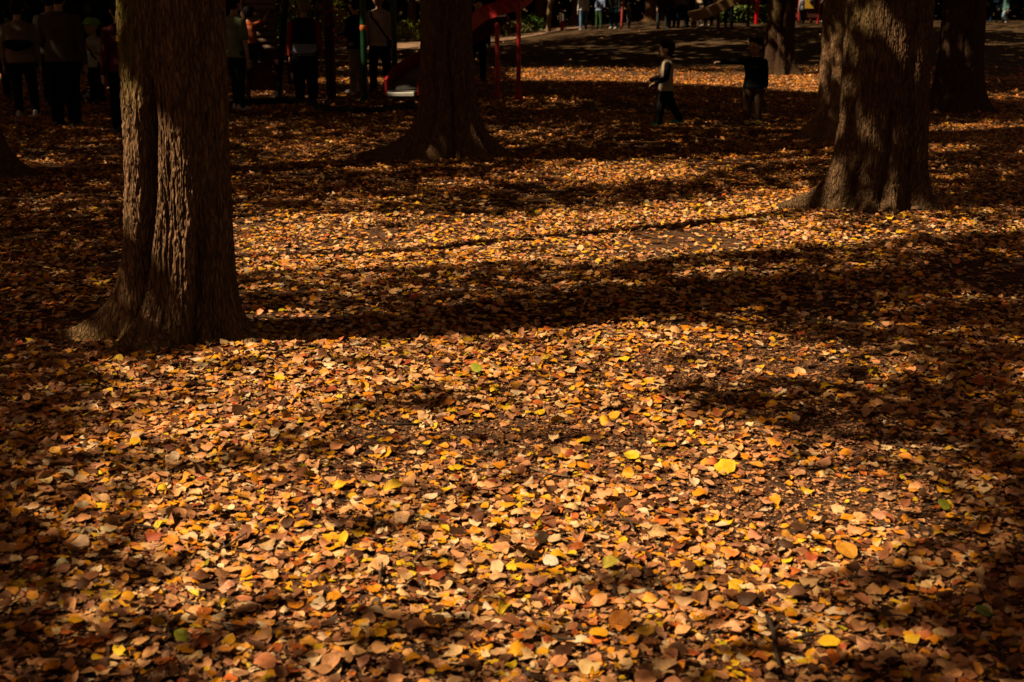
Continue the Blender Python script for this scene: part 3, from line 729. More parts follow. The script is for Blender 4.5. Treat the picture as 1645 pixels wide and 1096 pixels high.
for i in range(46):
    px = rt.uniform(60, 1600); py = rt.uniform(520, 1060); x, y = G(px, py); a = rt.uniform(0, PI); L = rt.uniform(.06, .16)
    P = [Vector((x+math.cos(a)*L*t+rt.uniform(-.006, .006), y+math.sin(a)*L*t+rt.uniform(-.006, .006), 0)) for t in (-.5, -.15, .2, .5)]
    P = [Vector((p.x, p.y, g0(p.x, p.y)+.018+rt.uniform(0, .012))) for p in P]; o0 = P[0].copy()
    P = [p-o0 for p in P]; r_ = rt.uniform(.0022, .0045)
    b = MB().tube(P, [r_, r_, r_*.8, r_*.6], 6).tube([P[1], P[1]+Vector((math.cos(a+.9)*L*.3, math.sin(a+.9)*L*.3, .006))], r_*.6, 5)
    o = b.build('twig', M_limb); o.location = o0; tag(o, 'short thin brown twig lying among the fallen leaves of the foreground', 'twig', 'small twigs among the leaves')
for px, py, s, lab in ((1411, 347, .055, 'rounded grey brown stone at the foot of the thick right tree'), (1470, 349, .04, 'smaller rounded stone right of the other at the foot of the thick right tree')):
    x, y = G(px, py); b = MB().ell((0, 0, s*.45), (s, s*.8, s*.6), 20, 12)
    v = np.array(b.v); k = 1+.12*fbm(v[:, 0]*20, v[:, 1]*20, v[:, 2]*20+px, 3); b.v = [tuple(p) for p in v*k[:, None]]
    o = b.build('stone', surf('stone', (.2, .13, .09), .9, 14, .3, .6, 60)); o.location = (x, y, g0(x, y)); tag(o, lab, 'stone')

# ------------------------------------------------------------------ people
def vdir(v, s=1): return Vector((v[0]*s, v[1], v[2])).normalized()
SHOE = {}
def mcol(name, c, rough=.6):
    k = (name, c)
    if k not in SHOE: SHOE[k] = surf(name, c, rough, 25, .2, .2)
    return SHOE[k]
STAND = dict(ul=(.14, 0, -1), fl=(.06, .15, -1), ur=(.14, 0, -1), fr=(.06, .15, -1), tl=(.05, 0, -1), sl=(.02, 0, -1), tr=(.05, 0, -1), sr=(.02, 0, -1))
def P_(**k): d = dict(STAND); d.update(k); return d
HOLD = P_(ul=(.2, .15, -1), fl=(-.35, .9, .05), ur=(.2, .15, -1), fr=(-.35, .9, .05))
PHONE = P_(ul=(.15, .25, -1), fl=(-.3, .8, .6), ur=(.15, 0, -1))
WALK = P_(tl=(.02, .36, -1), sl=(0, .0, -1), tr=(.02, -.2, -1), sr=(0, -.55, -1), ul=(.12, -.35, -1), fl=(.05, .1, -1), ur=(.12, .35, -1), fr=(.05, .6, -1))
SHIFT = P_(tl=(.02, .1, -1), sl=(0, .0, -1), tr=(.14, -.05, -1), sr=(.04, -.1, -1))
def person(x, y, h, face, label, pose=STAND, top=(.05, .05, .05), bottom=(.01, .01, .012), shoe=(.02, .02, .02), hair=(.008, .006, .005),
           child=False, sleeve='long', shorts=False, wide=1.0, hat=None, long_hair=False, bag=None, turn=0, sleevec=None, vox=.016, lift=0, group=None, pants_w=1.0, hem=None, lean=0, logo=False, zfix=None):
    e = empty('person', (x, y, (g0(x, y) if zfix is None else zfix)+lift), math.radians(face), label, 'person', group)
    s = h
    hd = .205 if child else .135          # head height / body height
    hipz, shz = (.46, .765) if child else (.505, .815)
    sw = (.125 if child else .118)*wide; hw = .052
    tl = (hipz-.04)*.51; sl_ = (hipz-.04)*.49
    ual, fal = (.155, .13) if child else (.175, .145)
    k = (1.15 if child else 1.0)
    hips = {-1: Vector((-hw, 0, hipz)), 1: Vector((hw, 0, hipz))}
    J = {}
    for sd, t_, s_ in ((-1, 'tl', 'sl'), (1, 'tr', 'sr')):
        kn = hips[sd]+vdir(pose[t_], sd)*tl; an = kn+vdir(pose[s_], sd)*sl_
        J[sd] = (hips[sd], kn, an)
    low = min(J[1][2].z, J[-1][2].z)-.04
    for sd in (-1, 1): J[sd] = tuple(p-Vector((0, 0, low)) for p in J[sd])
    Z0 = -low
    LM = Matrix.Rotation(-lean, 4, 'X')
    def up(p):   # upper body transform (lean about hips)
        p = Vector(p); q = Vector((p.x, p.y, p.z-hipz)); q = LM @ q; return Vector((q.x, q.y, q.z+hipz+Z0))
    A = {}
    for sd, u_, f_ in ((-1, 'ul', 'fl'), (1, 'ur', 'fr')):
        sh = Vector((sd*sw*.9, 0, shz-.036)); el = sh+vdir(pose[u_], sd)*ual; wr = el+vdir(pose[f_], sd)*fal
        A[sd] = [up(sh), up(el), up(wr)]
    S = lambda p: Vector(p)*s
    M4 = Matrix.Scale(s, 4) @ Matrix.Translation((0, 0, Z0)) @ Matrix.Translation((0, 0, hipz)) @ LM @ Matrix.Translation((0, 0, -hipz))
    torso = [(0, 0, hipz-.05, .065*k, .05*k), (0, 0, hipz, .088*k*wide**.5, .06*k), (0, 0, hipz+.1, .078*k*wide, .053*k), (0, 0, hipz+.2, .092*k*wide, .058*k), (0, 0, shz-.05, .108*k*wide, .056*k), (0, -.002, shz-.02, .10*k*wide, .05*k), (0, -.004, shz+.004, .066*k*wide, .042*k), (0, -.004, shz+.025, .033*k, .035*k)]
    hc = shz+.035+hd*.5+(.0 if child else .012)           # head centre
    hr = hd*.5
    neck0 = up((0, -.005, shz-.01)); headc = up((0, .012, hc)); 
    # ---- body: one continuous surface
    b = MB(); b.loft(torso, 16, M4)
    b.tube([S(neck0), S(up((0, .003, hc-hr*.45)))], [.034*s*k, .030*s*k], 10)
    RT = Matrix.Rotation(math.radians(turn), 3, 'Z')
    def hp(v): return (headc+RT @ Vector(v))*s
    b.ell(hp((0, -.004, hr*.12)), (hr*.76*s, hr*.9*s, hr*.88*s), 18, 12, RT)
    b.ell(hp((0, hr*.14, -hr*.42)), (hr*.56*s, hr*.62*s, hr*.55*s), 14, 10, RT)
    b.ell(hp((0, hr*.90, -hr*.12)), (hr*.13*s, hr*.17*s, hr*.24*s), 8, 6, RT)       # nose
    b.ell(hp((0, hr*.74, -hr*.5)), (hr*.26*s, hr*.12*s, hr*.09*s), 8, 6, RT)       # mouth
    for sd in (-1, 1): b.ell(hp((sd*hr*.78, 0, -hr*.08)), (hr*.1*s, hr*.2*s, hr*.28*s), 8, 6, RT)
    for sd in (-1, 1):
        h_, kn, an = J[sd]
        b.tube([S(h_), S(kn), S(an)], [.05*s*k, .034*s*k, .022*s*k], 12)
        b.tube([S(an-Vector((0, .02, .012))), S(an+Vector((0, .085, -.024)))], [.024*s, .018*s], 10)
        sh, el, wr = A[sd]
        b.tube([S(sh), S(el), S(wr)], [.030*s*k, .023*s*k, .016*s*k], 10)
        d = (wr-el).normalized(); side = Vector((0, 1, 0)) if abs(d.y) < .7 else Vector((1, 0, 0))
        side = (side-d*side.dot(d)).normalized(); nrm = d.cross(side)
        hl = .105 if not child else .1
        b.tube([S(wr), S(wr+d*hl*.25), S(wr+d*hl*.48)], [.015*s, .021*s, .02*s], 10, sy=.55, up=side)
        for q, (o, L) in enumerate(((-.018, .40), (-.006, .48), (.006, .46), (.018, .36))):
            f0 = wr+d*hl*.45+side*o; f1 = f0+d*hl*L*.55+nrm*.004*sd; f2 = f1+d*hl*L*.4+nrm*(.016)*-sd
            b.tube([S(f0), S(f1), S(f2)], [.0068*s, .0062*s, .0052*s], 6)
        b.tube([S(wr+d*hl*.12+side*.015), S(wr+d*hl*.3+side*.038), S(wr+d*hl*.48+side*.046)], [.008*s, .0075*s, .006*s], 6)
    b.build('body', M_skin, e, voxel=vox*.62, sm=2)
    # ---- hair
    rr = random.Random(int(x*100))
    if hat is None or long_hair:
        hb = MB()
        hb.ell(hp((0, -hr*.16, hr*.36)), (hr*.86*s, hr*.93*s, hr*.76*s), 18, 12, RT)
        hb.ell(hp((0, -hr*.32, -hr*.05)), (hr*.82*s, hr*.70*s, hr*.72*s), 16, 10, RT)
        for i in range(7):
            a = rr.uniform(0, 2*PI); hb.ell(hp((math.cos(a)*hr*.5, math.sin(a)*hr*.5-hr*.1, hr*.7)), (hr*.4*s,)*3, 8, 6)
        if long_hair: hb.tube([hp((0, -hr*.45, 0)), hp((0, -hr*.8, -hr*1.3)), hp((0, -hr*.85, -hr*2.3))], [hr*.75*s, hr*.7*s, hr*.35*s], 12, sy=.6)
        hb.build('hair', mcol('hair', hair, .95), e, voxel=vox*.8, sm=2)
    if hat:
        kind, hc_ = hat; hb = MB()
        hb.ell(hp((0, -hr*.05, hr*.42)), (hr*.92*s, hr*1.0*s, hr*.66*s), 18, 12, RT)
        if kind == 'cap': hb.tube([hp((0, hr*.6, hr*.42)), hp((0, hr*1.5, hr*.3))], [hr*.6*s, hr*.5*s], 12, sy=.14, up=(1, 0, 0))
        else: hb.loft([(0, 0, 0, hr*1.25*s, hr*1.35*s), (0, 0, .012*s, hr*1.3*s, hr*1.4*s), (0, 0, .03*s, hr*.95*s, hr*1.0*s)], 20, Matrix.Translation(hp((0, 0, hr*.12))))
        hb.build('hat', fabric(hc_), e, voxel=vox*.7, sm=1)
        if not long_hair:
            b2 = MB().ell(hp((0, -hr*.28, -hr*.05)), (hr*.84*s, hr*.74*s, hr*.62*s), 14, 10, RT); b2.build('hair', mcol('hair', hair, .6), e)
    if child and vox < .014:
        for sd in (-1, 1):
            MB().ell(hp((sd*hr*.32, hr*.80, hr*.0)), (hr*.11*s, hr*.06*s, hr*.07*s), 8, 6, RT).build('eye', M_eye, e)
    # ---- top
    t = MB(); kk = k*1.13
    bot = hipz-.035 if hem is None else hipz-hem
    tsec = [(0, 0, bot, .112*k*wide**.7*pants_w**.3, .082*k), (0, 0, hipz-.01, .113*k*wide**.7*pants_w**.3, .08*k), (0, 0, hipz+.03, .104*k*wide, .073*k), (0, 0, hipz+.12, .097*k*wide, .069*k), (0, 0, hipz+.2, .105*k*wide, .07*k), (0, 0, shz-.06, .118*k*wide, .066*k), (0, -.002, shz-.022, .112*k*wide, .06*k), (0, -.004, shz+.006, .075*k*wide, .05*k), (0, -.004, shz+.02, .048*k, .044*k)]
    tsec = [(a+.006*math.sin(i*2.3+x), b__+.005*math.cos(i*3.1+y), c, d_*(1+.04*math.sin(i*4.1+x)), e_) for i, (a, b__, c, d_, e_) in enumerate(tsec)]
    t.loft(tsec, 18, M4)
    for sd in (-1, 1):
        slv = MB() if sleevec else t
        sh, el, wr = A[sd]
        if sleeve == 'long':
            mid = el.lerp(wr, .5)
            slv.tube([S(sh), S(sh.lerp(el, .5)), S(el), S(mid), S(wr)], [.036*s*k, .035*s*k, .032*s*k, .029*s*k, .024*s*k], 12)
        else:
            slv.tube([S(sh), S(sh.lerp(el, .75))], [.037*s*k, .041*s*k], 12)
        if sleevec: slv.build('sleeve', fabric(sleevec), e, voxel=vox*.75, sm=3)
    t.build('shirt', fabric(top), e, voxel=vox*.75, sm=3)
    # ---- trousers
    q = MB(); pw = pants_w
    q.loft([(0, 0, hipz-.06, .07*k, .055*k), (0, 0, hipz-.02, .097*k, .068*k), (0, 0, hipz+.05, .092*k, .064*k)], 16, Matrix.Scale(s, 4) @ Matrix.Translation((0, 0, Z0)))
    for sd in (-1, 1):
        h_, kn, an = J[sd]
        if shorts: q.tube([S(h_), S(h_.lerp(kn, .8))], [.063*s*k, .058*s*k], 12)
        else: q.tube([S(h_), S(h_.lerp(kn, .5)), S(kn), S(kn.lerp(an, .5)), S(an+Vector((0, 0, .004)))], [.062*s*k*pw**.5, .056*s*k*pw, .046*s*k*pw, .042*s*k*pw, .036*s*k*pw], 12)
    q.build('trousers', fabric(bottom), e, voxel=vox*.75, sm=3)
    # ---- shoes
    for sd in (-1, 1):
        an = J[sd][2]; d = Vector((0, 1, 0))
        sh_ = MB().loft([(0, 0, 0, .030, .078), (0, 0, .012, .032, .080), (0, -.004, .030, .028, .068), (0, -.035, .05, .024, .034), (0, -.04, .062, .022, .024)], 16, Matrix.Scale(s, 4) @ Matrix.Translation(an+Vector((0, .03, -.038))))
        sh_.build('shoe', mcol('shoe', shoe, .5), e)
    # ---- extras
    if bag:
        kind, bc = bag
        m_ = fabric(bc)
        if kind == 'backpack': MB().loft([(0, 0, hipz+.06, .075, .045), (0, 0, hipz+.1, .088, .055), (0, 0, hipz+.22, .085, .055), (0, 0, shz-.02, .06, .035)], 14, M4 @ Matrix.Translation((0, -.115*k, 0))).build('backpack', m_, e)
        if kind == 'waist': MB().tube([S(up((-.09, -.085, hipz+.13))), S(up((0, -.115, hipz+.12))), S(up((.09, -.085, hipz+.13)))], [.035*s, .05*s, .035*s], 12, sy=.6, up=(0, 0, 1)).build('waist_bag', m_, e)
        if kind in ('strap', 'waist'):
            sg = 1
            P = [(sg*.085, .03, shz+.01), (sg*.05, .078*k, shz-.06), (0, .082*k, hipz+.2), (-sg*.07, .078*k, hipz+.1), (-sg*.11, .03, hipz+.03)]
            MB().tube([S(up(p_)) for p_ in P], .012*s, 8, sy=.4, up=(1, 0, 1)).build('bag_strap', m_, e)
            if kind == 'strap': MB().box(S(up((-sg*.125, .0, hipz-.02))), (.05*s, .12*s, .1*s)).build('shoulder_bag', m_, e, smooth=False)
    if logo:
        o = MB().box(S(up((0, .0735*k, shz-.09))), (.07*s, .006*s, .016*s)).build('chest_print', fabric((.25, .2, .2)), e)
    return e
def at(px, py):
    """first ground point (mound included) along the line of sight"""
    Ys = np.arange(12, 110, .2); u = px-PW/2; v = py-PH/2
    dy = FPX*cP - v*sP; dz = -FPX*sP - v*cP; t = Ys/dy; xs_ = u*t; zs = H+dz*t
    k = np.where(zs <= gz(xs_, Ys))[0]
    i = k[0] if len(k) and Ys[k[0]] < 62 else int(np.argmin(np.abs(Ys-54)))
    return float(xs_[i]), float(Ys[i])
NAVY = (.012, .018, .04); BLACK = (.008, .008, .009); BEIGE = (.35, .26, .17); CREAM = (.6, .52, .42); GREY = (.12, .11, .10)
# two boys in the middle
x, y = at(1068, 205)
person(x, y, 1.09, 90, 'small boy in beige top with dark sleeves and green shoes walking left across the leaves',
       pose=P_(tl=(.02, .30, -1), sl=(0, .12, -1), tr=(.02, -.38, -1), sr=(0, -.62, -1), ul=(.2, .12, -1), fl=(.05, 1.0, -.42), ur=(.2, .3, -1), fr=(.05, .9, -.3)),
       top=(.5, .37, .25), sleevec=(.01, .01, .013), bottom=(.013, .011, .011), shoe=(.01, .34, .24), child=True, vox=.012)
x, y = at(1208, 201)
person(x, y, 1.11, 172, 'small boy in dark jumper and yellow shoes standing and pointing with his outstretched arm',
       pose=P_(ur=(1, .12, .02), fr=(1, .1, -.06), ul=(.12, .0, -1), fl=(.1, .2, -1)), top=(.011, .012, .016), bottom=(.13, .07, .045), shoe=(.75, .62, .03), child=True, turn=-38, vox=.012, logo=True)
# group on the left in deep shade
x, y = at(42, 188); person(x, y, 1.6, 8, 'person in light brown jacket, black trousers and white sneakers, waist bag worn on the back', pose=SHIFT, top=(.22, .15, .10), shoe=(.5, .42, .38), bag=('waist', BLACK), wide=1.1)
x, y = at(110, 204); person(x, y, 1.74, -5, 'tall person seen from behind in loose dark taupe shirt and wide black trousers', pose=P_(ul=(.2,.1,-1), fl=(-.2,.7,-.5), tl=(.1,.05,-1), tr=(.02,-.05,-1)), top=(.09, .065, .05), bottom=(.004, .004, .005), wide=1.18, pants_w=1.25)
x, y = at(92, 172); person(x, y, 1.72, 10, 'person with blue cap and pale sleeve mostly hidden behind the one in taupe', top=(.32, .33, .36), hat=('cap', (.03, .06, .3)), sleeve='short')
x, y = at(2, 160); person(x, y, 1.62, 20, 'person in dark vest over pale sleeves cut off by the left edge of the picture', pose=HOLD, top=(.02, .02, .02), sleevec=(.3, .3, .32), bag=('backpack', BLACK))
x, y = at(158, 168); person(x, y, 1.32, 150, 'child with lime green cap and white shirt beyond the pushchair', pose=PHONE, top=(.42, .4, .36), hat=('cap', (.25, .5, .02)), child=True, sleeve='short', bag=('strap', BLACK))
x, y = at(203, 214); person(x, y, 1.58, 40, 'person in maroon top and black trousers mostly hidden behind the big left tree', top=(.10, .025, .025), bottom=(.004, .004, .005))
# around the play structure
x, y = at(384, 178); person(x, y, 1.66, -40, 'person in olive short sleeved shirt and dark jeans just right of the big tree', pose=P_(ur=(.12, .05, -1), fr=(.02, .1, -1), tl=(.05, .15, -1), tr=(.05, -.1, -1)), top=(.20, .22, .13), bottom=(.015, .02, .03), shoe=(.5, .45, .42), sleeve='short')
x, y = at(409, 160); person(x, y-.15, 1.0, -20, 'child in orange shirt climbing on the dark wooden wall of the play structure', pose=P_(ur=(.5, .5, .3), fr=(.1, .6, .7), tr=(.1, .8, -.5), sr=(.05, -.1, -1), tl=(.1, .5, -.8)), top=(.5, .12, .05), bottom=(.03, .05, .05), shoe=(.4, .38, .38), child=True, sleeve='short', zfix=0, lift=.52)
x, y = at(493, 164); person(x, y, 1.62, 5, 'person with pale hair and red sleeved dark jacket over light blue shirt, from behind', top=(.02, .012, .012), sleevec=(.30, .03, .02), bottom=(.005, .005, .006), hair=(.25, .18, .13), wide=1.15, pants_w=1.35)
bl = MB().loft([(0, 0, .74, .20, .13), (0, 0, .80, .205, .135), (0, 0, .93, .2, .13)], 20); bl.build('shirt_hem', fabric((.28, .32, .45)), col.objects[-1].parent)
x, y = at(574, 150); person(x, y, 1.62, 60, 'person in dark top and beige trousers half hidden by the nearer green post', top=(.02, .013, .012), bottom=(.32, .24, .17), shoe=(.35, .3, .28), pose=HOLD)
x, y = at(612, 149); person(x, y, 1.72, 165, 'person in pale pink shirt with black chest strap standing by the slide', pose=P_(ul=(.2, .05, -1), fl=(.0, .2, -1), tl=(.12, .1, -1), tr=(.12, -.05, -1)), top=(.62, .44, .42), bottom=(.006, .006, .007), bag=('strap', BLACK), wide=1.05)
x, y = at(768, 132); person(x, y, 1.6, 200, 'person in black mostly hidden behind the dark tree in front of the slide', top=(.03, .02, .03), bottom=(.008, .01, .02), pose=SHIFT)
# crowd at the far side of the open ground
CR = 'people standing about at the far side of the open ground'
def far(px, py, h, face, label, **k):
    x, y = at(px, py); k.setdefault('vox', .028); return person(x, y, h, face, label, group=CR, **k)
far(903, 50, .98, 120, 'toddler in white top and bright red trousers standing alone in the distance', top=(.75, .66, .55), bottom=(.6, .01, .02), child=True, shoe=(.5, .2, .1))
far(937, 49, 1.68, 20, 'distant person in white top and light blue jeans', top=(.72, .68, .62), bottom=(.16, .27, .45), shoe=(.4, .35, .3))
far(962, 47, 1.5, -30, 'distant person in blue and white striped jacket bending forward', top=(.25, .3, .5), bottom=(.05, .1, .04), pose=HOLD, lean=.35)
far(987, 47, 1.7, 150, 'distant person in black with a turquoise trouser leg', top=(.02, .02, .02), bottom=(.01, .06, .09), shoe=(.5, .45, .4), pose=SHIFT)
far(1010, 46, 1.0, 60, 'distant small child in grey clothes near the crowd', top=(.15, .12, .14), bottom=(.12, .1, .12), child=True)
far(1063, 47, 1.7, -160, 'distant person in charcoal coat and dark grey trousers left of the blue dressed crowd', pose=P_(tl=(.1,.2,-1), tr=(.1,-.15,-1)), top=(.05, .045, .045), bottom=(.05, .05, .055), bag=('backpack', GREY))
far(1079, 45, 1.6, 30, 'distant person in dark blue jeans behind the charcoal coat', top=(.2, .13, .12), bottom=(.012, .025, .06))
far(1094, 45, 1.72, 10, 'distant person in taupe sweater and navy trousers', pose=SHIFT, top=(.14, .11, .09), bottom=(.008, .012, .03), wide=1.1)
far(1108, 44, 1.68, 200, 'distant person in navy coat beside the taupe sweater', pose=PHONE, top=(.01, .015, .03), bottom=(.008, .012, .03))
far(1121, 42, 1.7, -20, 'distant person in cream jacket and light grey trousers at the foot of the tan slide', pose=HOLD, lean=.12, top=(.75, .55, .36), bottom=(.34, .33, .33), shoe=(.7, .6, .5))
far(1137, 42, 1.65, 40, 'distant person in dark navy jacket behind the tan slide', pose=SHIFT, top=(.02, .035, .07), bottom=(.03, .035, .05), shoe=(.6, .5, .4), bag=('backpack', NAVY))
x, y = at(1143, 42); person(x, y+.6, .95, -60, 'small child in pink sitting on the tan slide', top=(.75, .12, .2), bottom=(.4, .3, .1), child=True, vox=.028, lift=.25, pose=P_(tl=(.1, 1, -.1), sl=(0, .6, -.8), tr=(.1, 1, -.1), sr=(0, .6, -.8)), group=CR)
far(1170, 43, 1.66, 180, 'distant person in black standing right of the tan slide', top=(.01, .012, .02), bottom=(.008, .01, .016))
far(1327, 36, 1.62, 90, 'distant person in mauve trousers and white sneakers left of the thick right tree', top=(.15, .1, .13), bottom=(.2, .13, .18), shoe=(.75, .68, .62), pose=WALK)
far(1596, 37, 1.68, -10, 'distant person in navy jacket and jeans at the far right', top=(.02, .04, .09), bottom=(.015, .03, .07))
far(1613, 38, 1.25, 95, 'distant child in light blue trousers striding at the far right', top=(.1, .2, .2), bottom=(.3, .42, .5), shoe=(.7, .6, .45), child=True, pose=WALK)
far(1288, 38, 1.2, 30, 'distant child in grey top standing left of the yellow play tower', top=(.35, .32, .4), bottom=(.02, .02, .02), child=True)
# ------------------------------------------------------------------ play structure
M_red = surf('red_paint', (.5, .03, .03), .4, 6, .3, .1, 40)
M_darkred = surf('brown_red_wood', (.09, .025, .018), .8, 8, .35, .4, 40, stretch=(.3, 1, 1))
M_plank = surf('worn_plank', (.26, .15, .11), .75, 9, .3, .5, 50, stretch=(.3, 1, 1))
M_green = surf('green_paint', (.012, .06, .025), .4, 6, .3, .1, 40)
M_black = surf('black_rubber', (.012, .012, .012), .8, 20, .3, .5, 60)
M_steel = surf('steel', (.3, .28, .25), .35, 12, .2, .1, 60, metal=.9)
M_yellow = surf('yellow_paint', (.6, .36, .03), .5, 10, .2, .1)
M_brown = surf('brown_post', (.11, .045, .02), .8, 10, .3, .4, stretch=(1, 1, .2))
YS = 22.3
ps = empty('play_structure', (WZ(460, 60, YS)[0], YS, 0), 0, 'dark red wooden climbing structure with green posts under a flat roof beam, left of centre', 'play structure')
def lc_(px, py, Y=YS):
    X, Z = WZ(px, py, Y); return Vector((X, Y, Z))-ps.location
def bar(p, q, r, name, m, parent=ps, n=10): return MB().tube([p, q], r, n).build(name, m, parent)
def ground_(p): return Vector((p.x, p.y, -.1))
# climbing wall made of half round logs
b = MB(); l0 = lc_(392, 60); l1 = lc_(447, 60)
zt = 2.6; zb = .78; n = 17
for i in range(n):
    z = zb+(zt-zb)*(i+.5)/n
    b.tube([Vector((l0.x, .02, z)), Vector((l1.x-.06, .02+.004*math.sin(i), z))], (zt-zb)/n*.53, 10)
wl = b.build('log_wall', M_plank, ps)
MB().tube([lc_(438, 19)+Vector((0, -.08, 0)), lc_(438, 19)+Vector((0, -.02, 0))], .035, 14).build('round_knob', M_black, ps)
b = MB()
for i in range(5):
    x0 = l0.x+(l1.x-l0.x)*i/5; b.box(((x0+(l1.x-l0.x)/10), .04, .47), ((l1.x-l0.x)/5-.012, .045, .66))
b.build('lower_panel', M_darkred, ps, smooth=False)
p2a, p2b = lc_(458, 66), lc_(481, 136); b = MB()
for i in range(3):
    w_ = (p2b.x-p2a.x)/3; b.box((p2a.x+w_*(i+.5), .1, (p2a.z+p2b.z)/2), (w_-.01, .045, p2a.z-p2b.z))
b.build('side_panel', M_darkred, ps, smooth=False)
bar(lc_(464, -60), Vector((lc_(446, 158).x, -.05, -.1)), .05, 'leaning_post', M_black)
bar(Vector((lc_(449, 100).x, .15, .6)), Vector((lc_(449, 150).x, .15, -.1)), .035, 'yellow_leg', M_yellow)
for px, m in ((394, M_brown), (525, M_brown), (533, M_brown)):
    q = lc_(px, 60); bar(Vector((q.x, .0, 3.2)), Vector((q.x, .0, -.1)), .045, 'post', m)
MB().box((lc_(465, 0).x, 0, 1.82), (1.75, .16, .09)).build('roof_beam', M_green, ps, smooth=False)
b = MB().box((lc_(465, 0).x, 0, 3.3), (1.9, 1.5, .06)); b.build('roof', M_green, ps, smooth=False)
for px, py in ((541, 68), (541, 100), (538, 25), (530, 45), (520, 15)):
    q = lc_(px, py); pts = [q+Vector((.14*math.cos(a)+.02, .1*math.sin(a*2), .07*math.sin(a)+.04*math.cos(a))) for a in np.linspace(-1.9, 1.9, 12)]
    MB().tube(pts, .016, 8).build('climbing_loop', M_red, ps)
for px, yb in ((587, 164), (635, 150)):
    X, Y = G(px, yb); v = Vector((X, Y, 0))-ps.location
    bar(v+Vector((0, 0, 3.3)), v-Vector((0, 0, .1)), .052, 'green_post', M_green)
    MB().tube([v+Vector((0, 0, .0)), v+Vector((0, 0, .03))], .09, 14).build('post_foot', M_green, ps)
q = G(587, 164); v = Vector((q[0], q[1], 0))-ps.location
MB().tube([v+Vector((0, 0, 1.15)), v+Vector((0, 0, 1.19))], .06, 12).build('orange_collar', surf('orange_paint', (.6, .15, .03), .5), ps)
# slide: flared red trough with a steel bed, running up behind the dark tree
sl_e = empty('slide', (G(650, 152)[0], G(650, 152)[1], 0), 0, 'red sided slide with bright steel end, curving up behind the dark tree on red legs', 'slide')
path = [(646, 148, 21.7), (650, 140, 22.1), (662, 124, 22.7), (690, 102, 23.1), (727, 78, 23.2), (767, 54, 23.0), (805, 22, 22.6), (832, -4, 22.8), (845, -45, 23.4), (830, -90, 24.0)]
pw = []
for px, py, Y in path: X, Z = WZ(px, py, Y); pw.append(Vector((X, Y, Z))-sl_e.location)
def smoothp(P, n=6):
    out = []
    for i in range(len(P)-1):
        a = P[max(i-1, 0)]; b_ = P[i]; c = P[i+1]; d = P[min(i+2, len(P)-1)]
        for k in range(n):
            t = k/n; out.append(.5*((2*b_)+(c-a)*t+(2*a-5*b_+4*c-d)*t*t+(3*b_-a-3*c+d)*t**3))
    return out+[P[-1]]
sp_ = smoothp(pw)
def trough(prof, name, m, parent=sl_e, P=sp_, wd=None):
    V = []; F = []; k = len(prof)
    for i, p in enumerate(P):
        t = (P[min(i+1, len(P)-1)]-P[max(i-1, 0)]).normalized(); sd = Vector((0, 0, 1)).cross(t)
        if sd.length < 1e-3: sd = Vector((0, 1, 0))
        sd.normalize(); up_ = t.cross(sd)
        for a, c in prof: V.append(p+sd*a+up_*c)
    for i in range(len(P)-1):
        for j in range(k):
            jj = (j+1) % k; F.append((i*k+j, i*k+jj, (i+1)*k+jj, (i+1)*k+j))
    F.append(tuple(range(k))); F.append(tuple((len(P)-1)*k+j for j in range(k))[::-1])
    return MB().add(V, F).build(name, m, parent, smooth=False)
trough([(-.24, 0), (.24, 0), (.24, .025), (-.24, .025)], 'slide_bed', M_steel)
trough([(-.28, -.05), (-.245, -.05), (-.25, .2), (-.29, .2)], 'slide_side', M_red)
trough([(.28, -.05), (.245, -.05), (.25, .2), (.29, .2)], 'slide_side', M_red)
M_lip = surf('sunlit_steel', (.85, .8, .72), .45, 12, .1, .1, 60)  # paler than the bed: sunlight on the lip put into its colour
q = pw[0]; MB().box(q+Vector((-.02, -.0, -.03)), (.44, .3, .06)).build('slide_lip', M_lip, sl_e, smooth=False)
for px, yb, topy in ((799, 158, 40), (833, 162, 5), (655, 150, 146)):
    X, Y = G(px, yb); v = Vector((X, Y, 0))-sl_e.location; zt_ = WZ(px, topy, Y)[1]
    bar(v+Vector((0, 0, zt_)), v-Vector((0, 0, .1)), .038 if px > 700 else .03, 'slide_leg', M_red, sl_e)
    if px > 700: MB().tube([v+Vector((0, 0, .0)), v+Vector((0, 0, .04))], .08, 12).build('leg_foot', M_red, sl_e)
# low curved edging of the play area
def edging(pts, label, r=.06):
    P = [Vector((*G(a, c), .04)) for a, c in pts]; o0 = P[0].copy(); P = smoothp([p-o0 for p in P], 5)
    o = MB().tube(P, r, 10, sy=1).build('edging', M_black, None); o.location = o0; tag(o, label, 'edging')
edging([(498, 171), (530, 181), (575, 184), (620, 181), (662, 171)], 'black curved edging of the play area in front of the green post')
edging([(372, 172), (410, 168), (450, 165), (484, 168)], 'shorter black edging in front of the climbing wall', .05)
